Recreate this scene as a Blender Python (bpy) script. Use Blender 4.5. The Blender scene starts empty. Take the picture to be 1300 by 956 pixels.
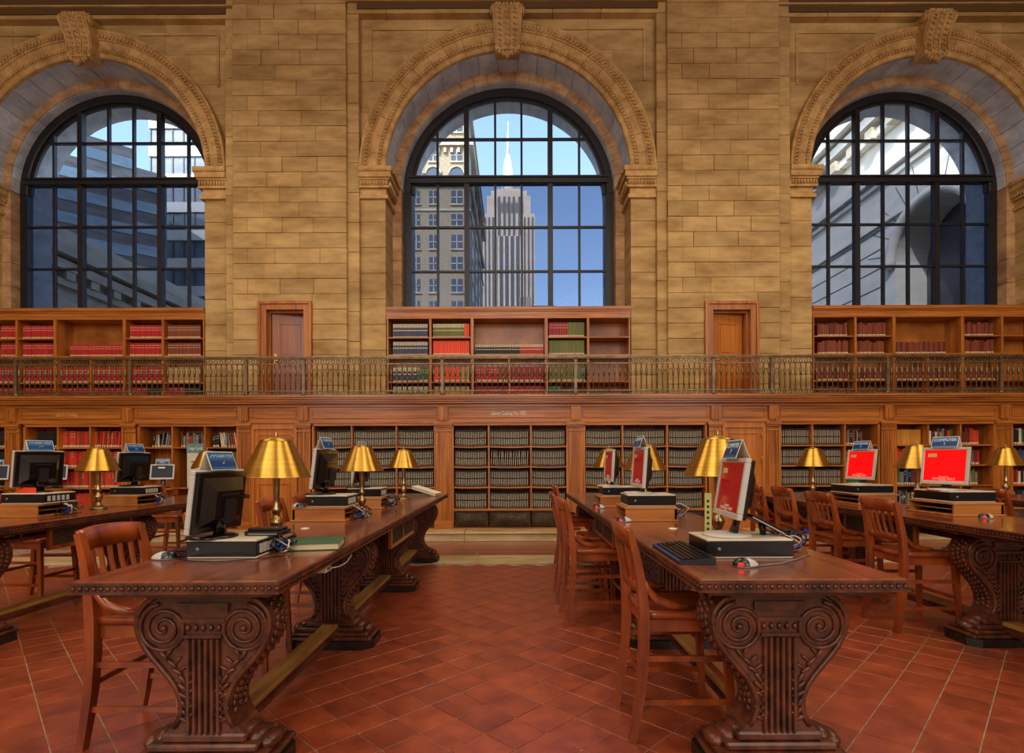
import bpy, bmesh, math, random
from mathutils import Matrix, Vector
random.seed(7)
PI = math.pi
sc = bpy.context.scene
C = sc.collection

# ------------------------------------------------------------------ camera, world, lights, exposure
HC = 1.23            # eye height
F = 690.0            # focal length for a 1300 px wide frame
VX, VY = 653.0, 583.0
cam_d = bpy.data.cameras.new('camera'); cam = bpy.data.objects.new('camera', cam_d); C.objects.link(cam)
cam_d.sensor_width = 36.0; cam_d.sensor_fit = 'HORIZONTAL'; cam_d.lens = F / 1300 * 36.0
cam_d.shift_x = -(VX - 650) / 1300; cam_d.shift_y = (VY - 478) / 1300
cam_d.clip_start = 0.05; cam_d.clip_end = 2000
cam.location = (0, 0, HC)
cam.rotation_euler = (PI / 2, math.radians(0.2), 0)
sc.camera = cam

world = bpy.data.worlds.new('world'); sc.world = world; world.use_nodes = True
wn = world.node_tree.nodes; wl = world.node_tree.links; wn.clear()
sky = wn.new('ShaderNodeTexSky'); sky.sky_type = 'NISHITA'; sky.sun_disc = False
sky.sun_elevation = math.radians(38); sky.sun_rotation = math.radians(215); sky.air_density = 1.0; sky.dust_density = 1.0; sky.ozone_density = 1.5
bg = wn.new('ShaderNodeBackground'); bg.inputs['Strength'].default_value = 0.36
wo = wn.new('ShaderNodeOutputWorld')
wl.new(sky.outputs[0], bg.inputs[0]); wl.new(bg.outputs[0], wo.inputs[0])

def add_light(name, kind, loc, rot, energy, color, **kw):
    d = bpy.data.lights.new(name, kind); d.energy = energy; d.color = color
    for k, v in kw.items(): setattr(d, k, v)
    o = bpy.data.objects.new(name, d); C.objects.link(o); o.location = loc; o.rotation_euler = rot
    return o
add_light('sun', 'SUN', (0, 0, 30), (math.radians(52), 0, math.radians(-32)), 3.6, (1.0, 0.93, 0.82), angle=0.01)
# tall windows of the wall behind the camera: daylight entering the hall
for i, x in enumerate((-7.2, 0.0, 7.2)):
    add_light('rear_window_daylight', 'AREA', (x, -7.8, 6.0), (math.radians(90), 0, 0), 270, (1.0, 0.95, 0.88), shape='RECTANGLE', size=3.8, size_y=5.4)
# chandeliers hanging under the ceiling
for x, y in ((-6.0, 4.4), (0.0, 4.4), (6.0, 4.4), (-3.5, -1.5), (3.5, -1.5)):
    add_light('chandelier_light', 'AREA', (x, y, 7.4), (0, 0, 0), 120, (1.0, 0.83, 0.60), shape='DISK', size=3.6)
sc.view_settings.view_transform = 'Standard'; sc.view_settings.look = 'None'
sc.view_settings.gamma = 1.0; sc.view_settings.use_curve_mapping = False
sc.view_settings.exposure = 0.4

# ------------------------------------------------------------------ helpers
def sr(r, g, b):
    def f(c):
        c /= 255.0
        return c / 12.92 if c <= 0.04045 else ((c + 0.055) / 1.055) ** 2.4
    return (f(r), f(g), f(b), 1.0)

def P(x, y, Z):      # world point of a photograph pixel at depth Z
    return Vector(((x - VX) * Z / F, Z, HC - (y - VY) * Z / F))
def WX(x, Z): return (x - VX) * Z / F
def WH(y, Z): return HC - (y - VY) * Z / F

MATS = {}
def mat(name, c1, c2=None, rough=0.5, metal=0.0, scale=(6, 6, 6), detail=4.0, rnd=0.0, coord='Object', bump=0.0, bscale=40.0,
        spec=0.5, coat=0.0, emit=None, estr=0.0, lo=0.35, hi=0.65, brushed=False, rough2=None, crough=0.12):
    m = bpy.data.materials.new(name); m.use_nodes = True; MATS[name] = m
    nt = m.node_tree; n = nt.nodes; L = nt.links
    b = n['Principled BSDF']
    b.inputs['Roughness'].default_value = rough; b.inputs['Metallic'].default_value = metal
    b.inputs['Specular IOR Level'].default_value = spec; b.inputs['Coat Weight'].default_value = coat
    b.inputs['Coat Roughness'].default_value = crough
    b.inputs['Base Color'].default_value = c1
    out = None
    if c2 is not None or bump > 0:
        if coord == 'World':
            g = n.new('ShaderNodeNewGeometry'); src = g.outputs['Position']
        else:
            g = n.new('ShaderNodeTexCoord'); src = g.outputs['Object']
        mp = n.new('ShaderNodeMapping'); mp.inputs['Scale'].default_value = scale
        L.new(src, mp.inputs['Vector'])
        if coord == 'Object':
            oi0 = n.new('ShaderNodeObjectInfo'); 
            va = n.new('ShaderNodeVectorMath'); va.operation = 'SCALE'; va.inputs[0].default_value = (13, 7, 11)
            L.new(oi0.outputs['Random'], va.inputs['Scale']); L.new(va.outputs[0], mp.inputs['Location'])
        nz = n.new('ShaderNodeTexNoise'); nz.inputs['Scale'].default_value = 1.0; nz.inputs['Detail'].default_value = detail
        nz.inputs['Roughness'].default_value = 0.62
        L.new(mp.outputs[0], nz.inputs['Vector'])
    if c2 is not None:
        rp = n.new('ShaderNodeValToRGB'); rp.color_ramp.elements[0].position = lo; rp.color_ramp.elements[1].position = hi
        rp.color_ramp.elements[0].color = c1; rp.color_ramp.elements[1].color = c2
        L.new(nz.outputs[0], rp.inputs[0]); out = rp.outputs[0]
        if rough2 is not None:
            mr = n.new('ShaderNodeMapRange'); mr.inputs[3].default_value = rough; mr.inputs[4].default_value = rough2
            L.new(nz.outputs[0], mr.inputs[0]); L.new(mr.outputs[0], b.inputs['Roughness'])
    if rnd > 0:
        oi = n.new('ShaderNodeObjectInfo'); hs = n.new('ShaderNodeHueSaturation')
        mr = n.new('ShaderNodeMapRange'); mr.inputs[3].default_value = 1 - rnd; mr.inputs[4].default_value = 1 + rnd
        L.new(oi.outputs['Random'], mr.inputs[0]); L.new(mr.outputs[0], hs.inputs['Value'])
        if out is not None: L.new(out, hs.inputs['Color'])
        else: hs.inputs['Color'].default_value = c1
        out = hs.outputs[0]
    if out is not None: L.new(out, b.inputs['Base Color'])
    if bump > 0:
        n2 = n.new('ShaderNodeTexNoise'); n2.inputs['Scale'].default_value = bscale; n2.inputs['Detail'].default_value = 3
        L.new(src, n2.inputs['Vector'])
        bp = n.new('ShaderNodeBump'); bp.inputs['Strength'].default_value = bump; bp.inputs['Distance'].default_value = 0.01
        L.new(n2.outputs[0], bp.inputs['Height']); L.new(bp.outputs[0], b.inputs['Normal'])
    if brushed:
        b.inputs['Anisotropic'].default_value = 0.85; b.inputs['Anisotropic Rotation'].default_value = 0.25
        tg = n.new('ShaderNodeTangent'); tg.direction_type = 'RADIAL'; tg.axis = 'Z'; L.new(tg.outputs[0], b.inputs['Tangent'])
    if emit is not None:
        b.inputs['Emission Color'].default_value = emit; b.inputs['Emission Strength'].default_value = estr
    return m

def glass(name, tint, gloss=0.06, rough=0.02):
    m = bpy.data.materials.new(name); m.use_nodes = True; MATS[name] = m
    nt = m.node_tree; n = nt.nodes; L = nt.links; n.clear()
    o = n.new('ShaderNodeOutputMaterial'); t = n.new('ShaderNodeBsdfTransparent'); t.inputs[0].default_value = tint
    g = n.new('ShaderNodeBsdfGlossy'); g.inputs['Roughness'].default_value = rough
    mx = n.new('ShaderNodeMixShader'); mx.inputs[0].default_value = gloss
    L.new(t.outputs[0], mx.inputs[1]); L.new(g.outputs[0], mx.inputs[2]); L.new(mx.outputs[0], o.inputs[0])
    return m

mat('stone', sr(152, 118, 66), sr(206, 174, 116), 0.75, scale=(1.6, 1.6, 5), rnd=0.13, coord='World', bump=0.25, bscale=35, lo=0.3, hi=0.75)
mat('stone_carved', sr(166, 128, 72), sr(206, 168, 108), 0.7, scale=(5, 5, 5), rnd=0.06, coord='World', bump=0.15)
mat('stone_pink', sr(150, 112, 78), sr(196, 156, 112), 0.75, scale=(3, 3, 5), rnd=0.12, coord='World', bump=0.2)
mat('stone_pale_daylit', sr(170, 178, 190), sr(208, 214, 222), 0.75, scale=(3, 3, 5), rnd=0.10, coord='World', bump=0.2)  # blue-grey daylight on arch soffits and reveals put into the stone colour
mat('mortar', sr(92, 66, 32), rough=0.9)
mat('plaster', sr(196, 160, 104), rough=0.9)
mat('marble', sr(176, 150, 104), sr(214, 194, 150), 0.35, scale=(2, 5, 5), coord='World', rnd=0.05)
mat('wood_case', sr(138, 74, 22), sr(192, 116, 42), 0.38, scale=(2.0, 30, 2.0), detail=6, rnd=0.05, coord='World', coat=0.15)
mat('wood_case_h', sr(138, 74, 22), sr(194, 118, 42), 0.38, scale=(1.2, 10, 30), detail=6, rnd=0.05, coord='World', coat=0.15)
mat('wood_case_v', sr(138, 74, 22), sr(196, 120, 44), 0.38, scale=(30, 10, 1.2), detail=6, rnd=0.05, coord='World', coat=0.15)
mat('wood_door', sr(168, 92, 26), sr(198, 122, 42), 0.35, scale=(22, 8, 1.0), detail=6, coord='World', coat=0.2)
mat('wood_door_red', sr(122, 56, 14), sr(158, 82, 26), 0.35, scale=(22, 8, 1.0), detail=6, coord='World', coat=0.2)
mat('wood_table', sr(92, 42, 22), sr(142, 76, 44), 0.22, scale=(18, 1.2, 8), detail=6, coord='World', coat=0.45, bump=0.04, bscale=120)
mat('wood_carved_shaded', sr(58, 26, 16), sr(106, 54, 32), 0.38, scale=(14, 8, 14), detail=5, rnd=0.05, coord='World', coat=0.2, bump=0.12, bscale=90)  # base tone darkened to carry the shade on the table fronts
mat('wood_plank', sr(128, 84, 36), sr(178, 132, 72), 0.45, scale=(20, 1.5, 6), detail=5, coord='World')
mat('wood_chair', sr(106, 42, 14), sr(168, 80, 30), 0.28, scale=(7, 7, 1.6), detail=5, rnd=0.08, coat=0.35)
mat('wood_riser', sr(156, 92, 36), sr(196, 128, 62), 0.35, scale=(1.5, 14, 10), detail=5, coord='World', coat=0.15)
mat('black_base', sr(16, 12, 11), sr(40, 28, 22), 0.35, scale=(9, 9, 9))
mat('dark', sr(22, 17, 14), rough=0.8)
mat('tile', sr(122, 50, 28), sr(172, 82, 44), 0.28, scale=(7, 7, 7), detail=5, rnd=0.17, coord='World', bump=0.08, bscale=30, spec=0.6, lo=0.3, hi=0.75, rough2=0.45, coat=0.8, crough=0.26)
mat('grout', sr(178, 158, 136), sr(140, 118, 98), 0.85, scale=(20, 20, 20), coord='World')
mat('brass', (0.56, 0.33, 0.05, 1), (0.68, 0.43, 0.09, 1), 0.34, metal=1.0, scale=(3, 3, 160), detail=2, brushed=True)
mat('brass_old', (0.30, 0.20, 0.09, 1), (0.50, 0.36, 0.18, 1), 0.28, metal=1.0, scale=(20, 20, 20))
mat('bronze', (0.13, 0.085, 0.045, 1), (0.24, 0.17, 0.09, 1), 0.38, metal=0.6, scale=(8, 8, 8))
mat('iron', sr(16, 17, 22), sr(28, 28, 34), 0.45, scale=(8, 8, 8))
mat('shade_inner', sr(225, 205, 160), rough=0.6)
mat('plastic_black', sr(14, 14, 17), rough=0.25, spec=0.6)
mat('plastic_dark', sr(32, 32, 36), rough=0.4)
mat('plastic_silver', sr(192, 190, 184), rough=0.32)
mat('plastic_beige', sr(206, 198, 176), rough=0.4)
mat('plastic_grey', sr(120, 120, 122), rough=0.4)
mat('screen_red', sr(200, 6, 10), rough=0.15, emit=sr(255, 8, 14), estr=0.75)
mat('screen_dark', sr(24, 26, 29), rough=0.45, spec=0.25, emit=sr(52, 58, 62), estr=0.25)
mat('screen_red_dim', sr(130, 6, 10), rough=0.15, emit=sr(190, 6, 12), estr=0.22)
mat('sign_blue', sr(20, 110, 165), rough=0.4)
mat('sign_navy', sr(12, 60, 128), rough=0.4)
mat('paper', sr(232, 226, 208), rough=0.7)
mat('paper_edge', sr(222, 208, 172), sr(196, 178, 138), 0.8, scale=(3, 3, 300))
mat('card_green', sr(196, 196, 120), rough=0.6)
mat('letter_gold', sr(236, 190, 90), rough=0.4)
mat('letter_white', sr(240, 236, 226), rough=0.5)
mat('letter_black', sr(20, 20, 20), rough=0.5)
mat('teal', sr(82, 140, 150), rough=0.5)
mat('red_glow', sr(220, 20, 10), rough=0.3, emit=sr(255, 20, 8), estr=1.2)
mat('cable', sr(22, 22, 26), rough=0.4)
mat('cable_blue', sr(30, 60, 150), rough=0.4)
mat('cable_white', sr(214, 206, 190), rough=0.5)
mat('orange_card', sr(235, 60, 20), rough=0.5)
glass('glass_clear', (0.96, 0.98, 1.0, 1), gloss=0.003)
glass('glass_tinted', (0.50, 0.52, 0.57, 1), gloss=0.003)
for nm, c in dict(black=(16, 15, 15), red=(176, 22, 26), crimson=(150, 16, 26), brick=(196, 58, 22), orange=(232, 70, 22), navy=(58, 66, 96),
                  olive=(104, 108, 44), green=(44, 100, 56), tan=(176, 142, 84), cream=(222, 208, 178), grey=(120, 118, 112), brown=(126, 58, 28),
                  wine=(98, 32, 24), blue=(44, 84, 130), mustard=(196, 136, 42), greenbook=(52, 104, 74)).items():
    mat('bk_' + nm, sr(*c), rough=0.5, rnd=0.14)
mat('bk_label', sr(214, 202, 170), rough=0.6)
mat('bk_gilt', sr(190, 160, 92), rough=0.45)

class MB:
    def __init__(s): s.v = []; s.f = []; s.m = []; s.sm = []
    def add(s, verts, faces, mi=0, smooth=False, M=None):
        o = len(s.v)
        s.v += [tuple(M @ Vector(p)) if M is not None else tuple(p) for p in verts]
        for f in faces:
            s.f.append([i + o for i in f]); s.m.append(mi); s.sm.append(smooth)
        return s
    def box(s, x0, x1, y0, y1, z0, z1, mi=0, M=None):
        v = [(x0, y0, z0), (x1, y0, z0), (x1, y1, z0), (x0, y1, z0), (x0, y0, z1), (x1, y0, z1), (x1, y1, z1), (x0, y1, z1)]
        return s.add(v, [(3, 2, 1, 0), (4, 5, 6, 7), (0, 1, 5, 4), (1, 2, 6, 5), (2, 3, 7, 6), (3, 0, 4, 7)], mi, False, M)
    def cbox(s, x0, x1, y0, y1, z0, z1, c=0.006, mi=0, M=None):   # box with all edges chamfered
        v = []; F_ = []
        X = (x0, x1); Y = (y0, y1); Z = (z0, z1)
        idx = {}
        for i in (0, 1):
            for j in (0, 1):
                for k in (0, 1):
                    sx = c if i == 0 else -c; sy = c if j == 0 else -c; sz = c if k == 0 else -c
                    for a, p in enumerate(((X[i], Y[j] + sy, Z[k] + sz), (X[i] + sx, Y[j], Z[k] + sz), (X[i] + sx, Y[j] + sy, Z[k]))):
                        idx[i, j, k, a] = len(v); v.append(p)
        q = lambda *t: F_.append([idx[a] for a in t])
        for i in (0, 1):
            t = [(i, 0, 0, 0), (i, 1, 0, 0), (i, 1, 1, 0), (i, 0, 1, 0)]; q(*(t if i else t[::-1]))
            t = [(0, i, 0, 1), (0, i, 1, 1), (1, i, 1, 1), (1, i, 0, 1)]; q(*(t if i else t[::-1]))
            t = [(0, 0, i, 2), (1, 0, i, 2), (1, 1, i, 2), (0, 1, i, 2)]; q(*(t if i else t[::-1]))
        for i in (0, 1):
            for j in (0, 1):
                t = [(i, j, 0, 0), (i, j, 1, 0), (i, j, 1, 1), (i, j, 0, 1)]; q(*(t if i != j else t[::-1]))
                t = [(i, 0, j, 0), (i, 0, j, 2), (i, 1, j, 2), (i, 1, j, 0)]; q(*(t if i != j else t[::-1]))
                t = [(0, i, j, 1), (0, i, j, 2), (1, i, j, 2), (1, i, j, 1)]; q(*(t if i == j else t[::-1]))
                for k in (0, 1):
                    t = [(i, j, k, 0), (i, j, k, 1), (i, j, k, 2)]; q(*(t if (i + j + k) % 2 else t[::-1]))
        return s.add(v, F_, mi, False, M)
    def prism(s, poly, axis, a0, a1, mi=0, smooth=False, M=None):   # poly in the two other axes, extruded along axis
        n = len(poly)
        def mk(p, a):
            return {'x': (a, p[0], p[1]), 'y': (p[0], a, p[1]), 'z': (p[0], p[1], a)}[axis]
        v = [mk(p, a0) for p in poly] + [mk(p, a1) for p in poly]
        s.add(v, [[i, (i + 1) % n, n + (i + 1) % n, n + i] for i in range(n)], mi, smooth, M)
        return s.add(v, [list(range(n))[::-1], list(range(n, 2 * n))], mi, False, M)
    def lathe(s, prof, n=20, mi=0, c=(0, 0), M=None, smooth=True, cap=True):
        v = []; k = len(prof)
        for i in range(n):
            a = 2 * PI * i / n
            for r, z in prof: v.append((c[0] + r * math.cos(a), c[1] + r * math.sin(a), z))
        f = []
        for i in range(n):
            j = (i + 1) % n
            for t in range(k - 1): f.append((i * k + t, j * k + t, j * k + t + 1, i * k + t + 1))
        s.add(v, f, mi, smooth, M)
        if cap:
            s.add([v[i * k] for i in range(n)], [list(range(n))[::-1]], mi, False, M)
            s.add([v[i * k + k - 1] for i in range(n)], [list(range(n))], mi, False, M)
        return s
    def tube(s, pts, r, n=6, mi=0, M=None, flat=None, smooth=True):
        pts = [Vector(p) for p in pts]; k = len(pts); v = []
        up0 = None
        for i, p in enumerate(pts):
            d = (pts[min(i + 1, k - 1)] - pts[max(i - 1, 0)])
            if d.length < 1e-9: d = Vector((0, 0, 1))
            d.normalize()
            if up0 is None:
                up0 = Vector((0, 0, 1)) if abs(d.z) < 0.9 else Vector((0, 1, 0))
            a = d.cross(up0)
            if a.length < 1e-6: a = d.cross(Vector((1, 0, 0)))
            a.normalize(); b = a.cross(d).normalized(); up0 = b
            rr = r[i] if isinstance(r, (list, tuple)) else r
            for j in range(n):
                t = 2 * PI * j / n + PI / n
                v.append(p + a * math.cos(t) * rr * (flat[0] if flat else 1) + b * math.sin(t) * rr * (flat[1] if flat else 1))
        f = []
        for i in range(k - 1):
            for j in range(n):
                j2 = (j + 1) % n
                f.append((i * n + j, i * n + j2, (i + 1) * n + j2, (i + 1) * n + j))
        s.add(v, f, mi, smooth, M)
        return s.add(v, [list(range(n))[::-1], [(k - 1) * n + j for j in range(n)]], mi, False, M)
    def blob(s, c, r, mi=0, n=6, k=4, M=None, smooth=True):     # ellipsoid
        v = []; f = []
        for i in range(k + 1):
            ph = PI * i / k
            for j in range(n):
                t = 2 * PI * j / n
                v.append((c[0] + r[0] * math.sin(ph) * math.cos(t), c[1] + r[1] * math.sin(ph) * math.sin(t), c[2] - r[2] * math.cos(ph)))
        for i in range(k):
            for j in range(n):
                j2 = (j + 1) % n
                f.append((i * n + j, i * n + j2, (i + 1) * n + j2, (i + 1) * n + j))
        return s.add(v, f, mi, smooth, M)
    def mesh(s, name, mats):
        me = bpy.data.meshes.new(name); me.from_pydata(s.v, [], s.f)
        for m in (mats if isinstance(mats, (list, tuple)) else [mats]): me.materials.append(MATS[m])
        me.polygons.foreach_set('material_index', s.m); me.polygons.foreach_set('use_smooth', s.sm)
        bm = bmesh.new(); bm.from_mesh(me); bmesh.ops.remove_doubles(bm, verts=bm.verts, dist=1e-5)
        bmesh.ops.recalc_face_normals(bm, faces=bm.faces); bm.to_mesh(me); bm.free()
        me.update()
        return me
    def build(s, name, mats, parent=None, loc=(0, 0, 0), rot=(0, 0, 0)):
        return link(name, s.mesh(name, mats), parent, loc, rot)

def link(name, me, parent=None, loc=(0, 0, 0), rot=(0, 0, 0)):
    o = bpy.data.objects.new(name, me); C.objects.link(o); o.parent = parent; o.location = loc; o.rotation_euler = rot
    return o
def tag(o, label=None, cat=None, group=None, kind=None):
    if label: o['label'] = label
    if cat: o['category'] = cat
    if group: o['group'] = group
    if kind: o['kind'] = kind
    return o
def thing(name, label, cat, loc=(0, 0, 0), rz=0.0, group=None):
    o = bpy.data.objects.new(name, None); C.objects.link(o); o.location = loc; o.rotation_euler = (0, 0, rz)
    o.empty_display_size = 0.1
    return tag(o, label, cat, group)
def struct(name, loc=(0, 0, 0)):
    o = bpy.data.objects.new(name, None); C.objects.link(o); o.location = loc; o['kind'] = 'structure'; o.empty_display_size = 0.1
    return o
KIDS = {}
def dup(o, loc=None, rz=None, parent=None, label=None, group=None, memo=None):
    c = o.copy(); C.objects.link(c); c.parent = parent
    if loc is not None: c.location = loc
    if rz is not None: c.rotation_euler = (0, 0, rz)
    if label: c['label'] = label
    if group: c['group'] = group
    for ch in list(o.children): dup(ch, parent=c)
    return c
CB = {}
def cached_cbox(w, d, h, m, c=0.006):
    k = (round(w, 3), round(d, 3), round(h, 3), m, c)
    if k not in CB:
        b = MB(); b.cbox(-k[0] / 2, k[0] / 2, 0, k[1], 0, k[2], c); CB[k] = b.mesh('block', m)
    return CB[k]
def text_obj(name, body, size, m, parent, loc, rot, ext=0.0006, align='CENTER', xs=1.0):
    cu = bpy.data.curves.new(name, 'FONT'); cu.body = body; cu.size = size; cu.extrude = ext; cu.align_x = align; cu.align_y = 'CENTER'; cu.resolution_u = 2
    t = bpy.data.objects.new(name, cu); C.objects.link(t)
    dg = bpy.context.evaluated_depsgraph_get(); me = bpy.data.meshes.new_from_object(t.evaluated_get(dg))
    bpy.data.objects.remove(t); bpy.data.curves.remove(cu)
    me.materials.clear(); me.materials.append(MATS[m])
    o = link(name, me, parent, loc, rot); o.scale = (xs, 1, 1)
    return o
# ------------------------------------------------------------------ depths of the far wall
ZC = 8.45; ZPL = 8.11; ZP = 8.98; ZS = 9.05; ZA = 9.18; ZR = 9.68; ZW = 9.93; ZRAIL = 8.33
SPR = 6.06           # springing height of the arches
BAL = 2.21           # gallery floor
BAYS = [(-7.15, 0.95), (-0.09, 1.0), (6.97, 0.95)]

# floor ---------------------------------------------------------------------------------------
floor = tag(MB().box(-13, 13, -8, 9.2, -0.12, -0.0045).build('floor', 'grout'), kind='structure')
TS = 0.199; TD = TS * math.sqrt(2)
tile_me = MB()
tile_me.cbox(-TS / 2 + 0.0028, TS / 2 - 0.0028, -TS / 2 + 0.0028, TS / 2 - 0.0028, -0.011, 0, 0.0012)
tile_mesh = tile_me.mesh('tile', 'tile')
cand = []
STRIPE = (6.45, 6.96)
for i in range(-75, 76):
    for j in range(-75, 76):
        u = (i + 0.5) * TS; w = (j + 0.5) * TS
        x = (u - w) / math.sqrt(2); y = (u + w) / math.sqrt(2) + 0.05
        if -8.5 < x < 8.5 and 0.9 < y < STRIPE[0] - TD / 2: cand.append((y, x))
cand.sort()
inview = [(y, x) for y, x in cand if abs(x) < y * 0.97 + 0.1 and y > 2.15]
near = set(inview[:300])
for y, x in inview[:300]:
    link('tile', tile_mesh, floor, (x, y, random.uniform(-0.0006, 0.0006)), (0, 0, PI / 4))
far_t = MB(); q = Matrix.Rotation(PI / 4, 4, 'Z')
for y, x in cand:
    if (y, x) not in near:
        far_t.add([(-TS / 2 + .003, -TS / 2 + .003, 0), (TS / 2 - .003, -TS / 2 + .003, 0), (TS / 2 - .003, TS / 2 - .003, 0), (-TS / 2 + .003, TS / 2 - .003, 0),
                   (-TS / 2 + .003, -TS / 2 + .003, -.004), (TS / 2 - .003, -TS / 2 + .003, -.004), (TS / 2 - .003, TS / 2 - .003, -.004), (-TS / 2 + .003, TS / 2 - .003, -.004)],
                  [(0, 1, 2, 3), (0, 4, 5, 1), (1, 5, 6, 2), (2, 6, 7, 3), (3, 7, 4, 0)], M=Matrix.Translation((x, y, 0)) @ q)
tag(far_t.build('distant_tiles', 'tile', floor), kind='stuff')
for k in range(-6, 7):      # tile border between the stripe and the plinth, light stone stripe
    for r in range(4):
        w = 1.0; x = k * w + (0.5 if r % 2 else 0)
        link('border_tile', cached_cbox(0.994, (ZPL - STRIPE[1]) / 4 - 0.006, 0.02, 'tile', 0.002), floor, (x, STRIPE[1] + 0.003 + r * (ZPL - STRIPE[1]) / 4, -0.02))
for k in range(-5, 6):
    link('stripe_slab', cached_cbox(1.496, STRIPE[1] - STRIPE[0] - 0.006, 0.022, 'marble', 0.002), floor, (k * 1.5 + 0.3, STRIPE[0] + 0.003, -0.02))
# plinth --------------------------------------------------------------------------------------
pl = tag(MB().box(-13, 13, ZPL + 0.06, 8.75, -0.01, 0.10).build('trim_1', 'marble'), kind='structure')
for k in range(-6, 7):
    link('riser_slab', cached_cbox(1.594, 0.3, 0.105, 'marble', 0.004), pl, (k * 1.6 + 0.05, ZPL + 0.03, 0.0))
    link('tread_slab', cached_cbox(1.594, 0.6, 0.04, 'marble', 0.010), pl, (k * 1.6 + 0.05, ZPL, 0.108))

# shell of the hall ---------------------------------------------------------------------------
def shell(name, b, m='plaster'): return tag(b.build(name, m), kind='structure')
shell('ceiling', MB().box(-13, 13, -8.2, 10.2, 11.0, 11.2), 'wood_case')
shell('wall_left', MB().box(-13.2, -13, -8, 10.2, 0, 11.2))
shell('wall_right', MB().box(13, 13.2, -8, 10.2, 0, 11.2))
shell('wall_front', MB().box(-13, 13, -8.2, -8, 0, 11.2))
# stone work above and beyond the bays
shell('wall_back_top', MB().box(-13, 13, 9.22, 10.2, 8.9, 11.2).box(-13, -9.75, 9.22, 10.2, 0, 9).box(9.57, 13, 9.22, 10.2, 0, 9), 'stone')
shell('wall_back_base', MB().box(-13, 13, 8.9, 9.9, -0.1, BAL - 0.03), 'dark')

def ashlar(parent, x0, x1, z0, z1, y, rh, mean, m='stone', depth=0.10, holes=(), seed=0, name='stone'):
    rnd = random.Random(seed); n = max(1, round((z1 - z0) / rh)); rh = (z1 - z0) / n
    for r in range(n):
        za = z0 + r * rh; zb = za + rh
        segs = [(x0, x1)]
        for hx0, hx1, hz1 in holes:
            if za < hz1 - 0.02 and zb > hz1 + .015:
                link(name, cached_cbox(round(hx1 - hx0 - .004, 2), depth, zb - hz1 - .004, m, .005), parent, ((hx0 + hx1) / 2, y, hz1))
            if za < hz1 - 0.02:
                segs = [t for a, b in segs for t in ((a, min(b, hx0)), (max(a, hx1), b)) if t[1] - t[0] > 0.03]
        for a, b in segs:
            k = max(1, round((b - a) / mean)); 
            cuts = [a + (b - a) * i / k for i in range(k + 1)]
            if k > 1:
                off = (0.22 if r % 2 else -0.22) * mean
                cuts = [a] + [min(b - 0.1, max(a + 0.1, c + off + rnd.uniform(-0.12, 0.12) * mean)) for c in cuts[1:-1]] + [b]
                if r % 2 and (cuts[1] - cuts[0]) > 0.8 * mean: cuts.insert(1, a + 0.4 * mean)
            for c0, c1 in zip(cuts, cuts[1:]):
                if c1 - c0 < 0.05: continue
                link(name, cached_cbox(round(c1 - c0 - 0.004, 2), depth, rh - 0.005, m, 0.005), parent, ((c0 + c1) / 2, y + rnd.uniform(-0.004, 0.004), za))

PIERS = [(-4.64, -2.76), (2.55, 4.40)]
DOORS = [(329, 397, 382), (895, 963, 384)]
door_holes = []
for xa, xb, yt in DOORS:
    door_holes.append((WX(xa, ZP), WX(xb, ZP), WH(yt, ZP)))
for i, (a, b) in enumerate(PIERS):
    w = tag(MB().box(a + .004, b - .004, ZP + 0.03, 10.0, WH(DOORS[i][2], ZP) , 9.3)
            .box(a + .004, door_holes[i][0] + .03, ZP + 0.03, 10.0, BAL - 0.02, WH(DOORS[i][2], ZP))
            .box(door_holes[i][1] - .03, b - .004, ZP + 0.03, 10.0, BAL - 0.02, WH(DOORS[i][2], ZP)).build('wall_back_pier', 'mortar'), kind='structure')
    ashlar(w, a, b, BAL, 9.28, ZP, 0.254, 0.60, holes=[door_holes[i]], seed=i + 3)
# side pieces of pier at the very edges of the view
for i, (a, b) in enumerate(((-11.6, -9.66), (9.48, 11.4))):
    w = tag(MB().box(a, b, ZP + 0.03, 10.0, BAL - 0.02, 9.3).build('wall_back_pier', 'mortar'), kind='structure')
    ashlar(w, a, b, BAL, 9.28, ZP, 0.254, 0.60, seed=i + 9)

# arched bays ---------------------------------------------------------------------------------
R_IN, R_OUT, R2 = 2.06, 2.48, 1.908
NV = 23
def arc_block(r0, r1, y0, y1, a0, a1, m, nseg=2, ch=0.004):
    b = MB(); sec = [(r0, y0 + ch), (r0 + ch, y0), (r1, y0), (r1, y1), (r0, y1)]
    rings = []
    for i in range(nseg + 1):
        a = a0 + (a1 - a0) * i / nseg
        rings.append([(r * math.cos(a), y, r * math.sin(a)) for r, y in sec])
    n = len(sec); v = [p for rg in rings for p in rg]; f = []
    for i in range(nseg):
        for j in range(n): f.append((i * n + j, i * n + (j + 1) % n, (i + 1) * n + (j + 1) % n, (i + 1) * n + j))
    f += [list(range(n)), [nseg * n + j for j in range(n)]]
    return b.add(v, f).mesh('voussoir', m)
def sweep_arc(prof, a0, a1, nseg):       # prof: (r, y) closed
    v = []; f = []; n = len(prof)
    for i in range(nseg + 1):
        a = a0 + (a1 - a0) * i / nseg
        v += [(r * math.cos(a), y, r * math.sin(a)) for r, y in prof]
    for i in range(nseg):
        for j in range(n): f.append((i * n + j, i * n + (j + 1) % n, (i + 1) * n + (j + 1) % n, (i + 1) * n + j))
    f += [list(range(n)), [nseg * n + j for j in range(n)]]
    return v, f
da = PI / NV; g = 0.0012
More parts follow.
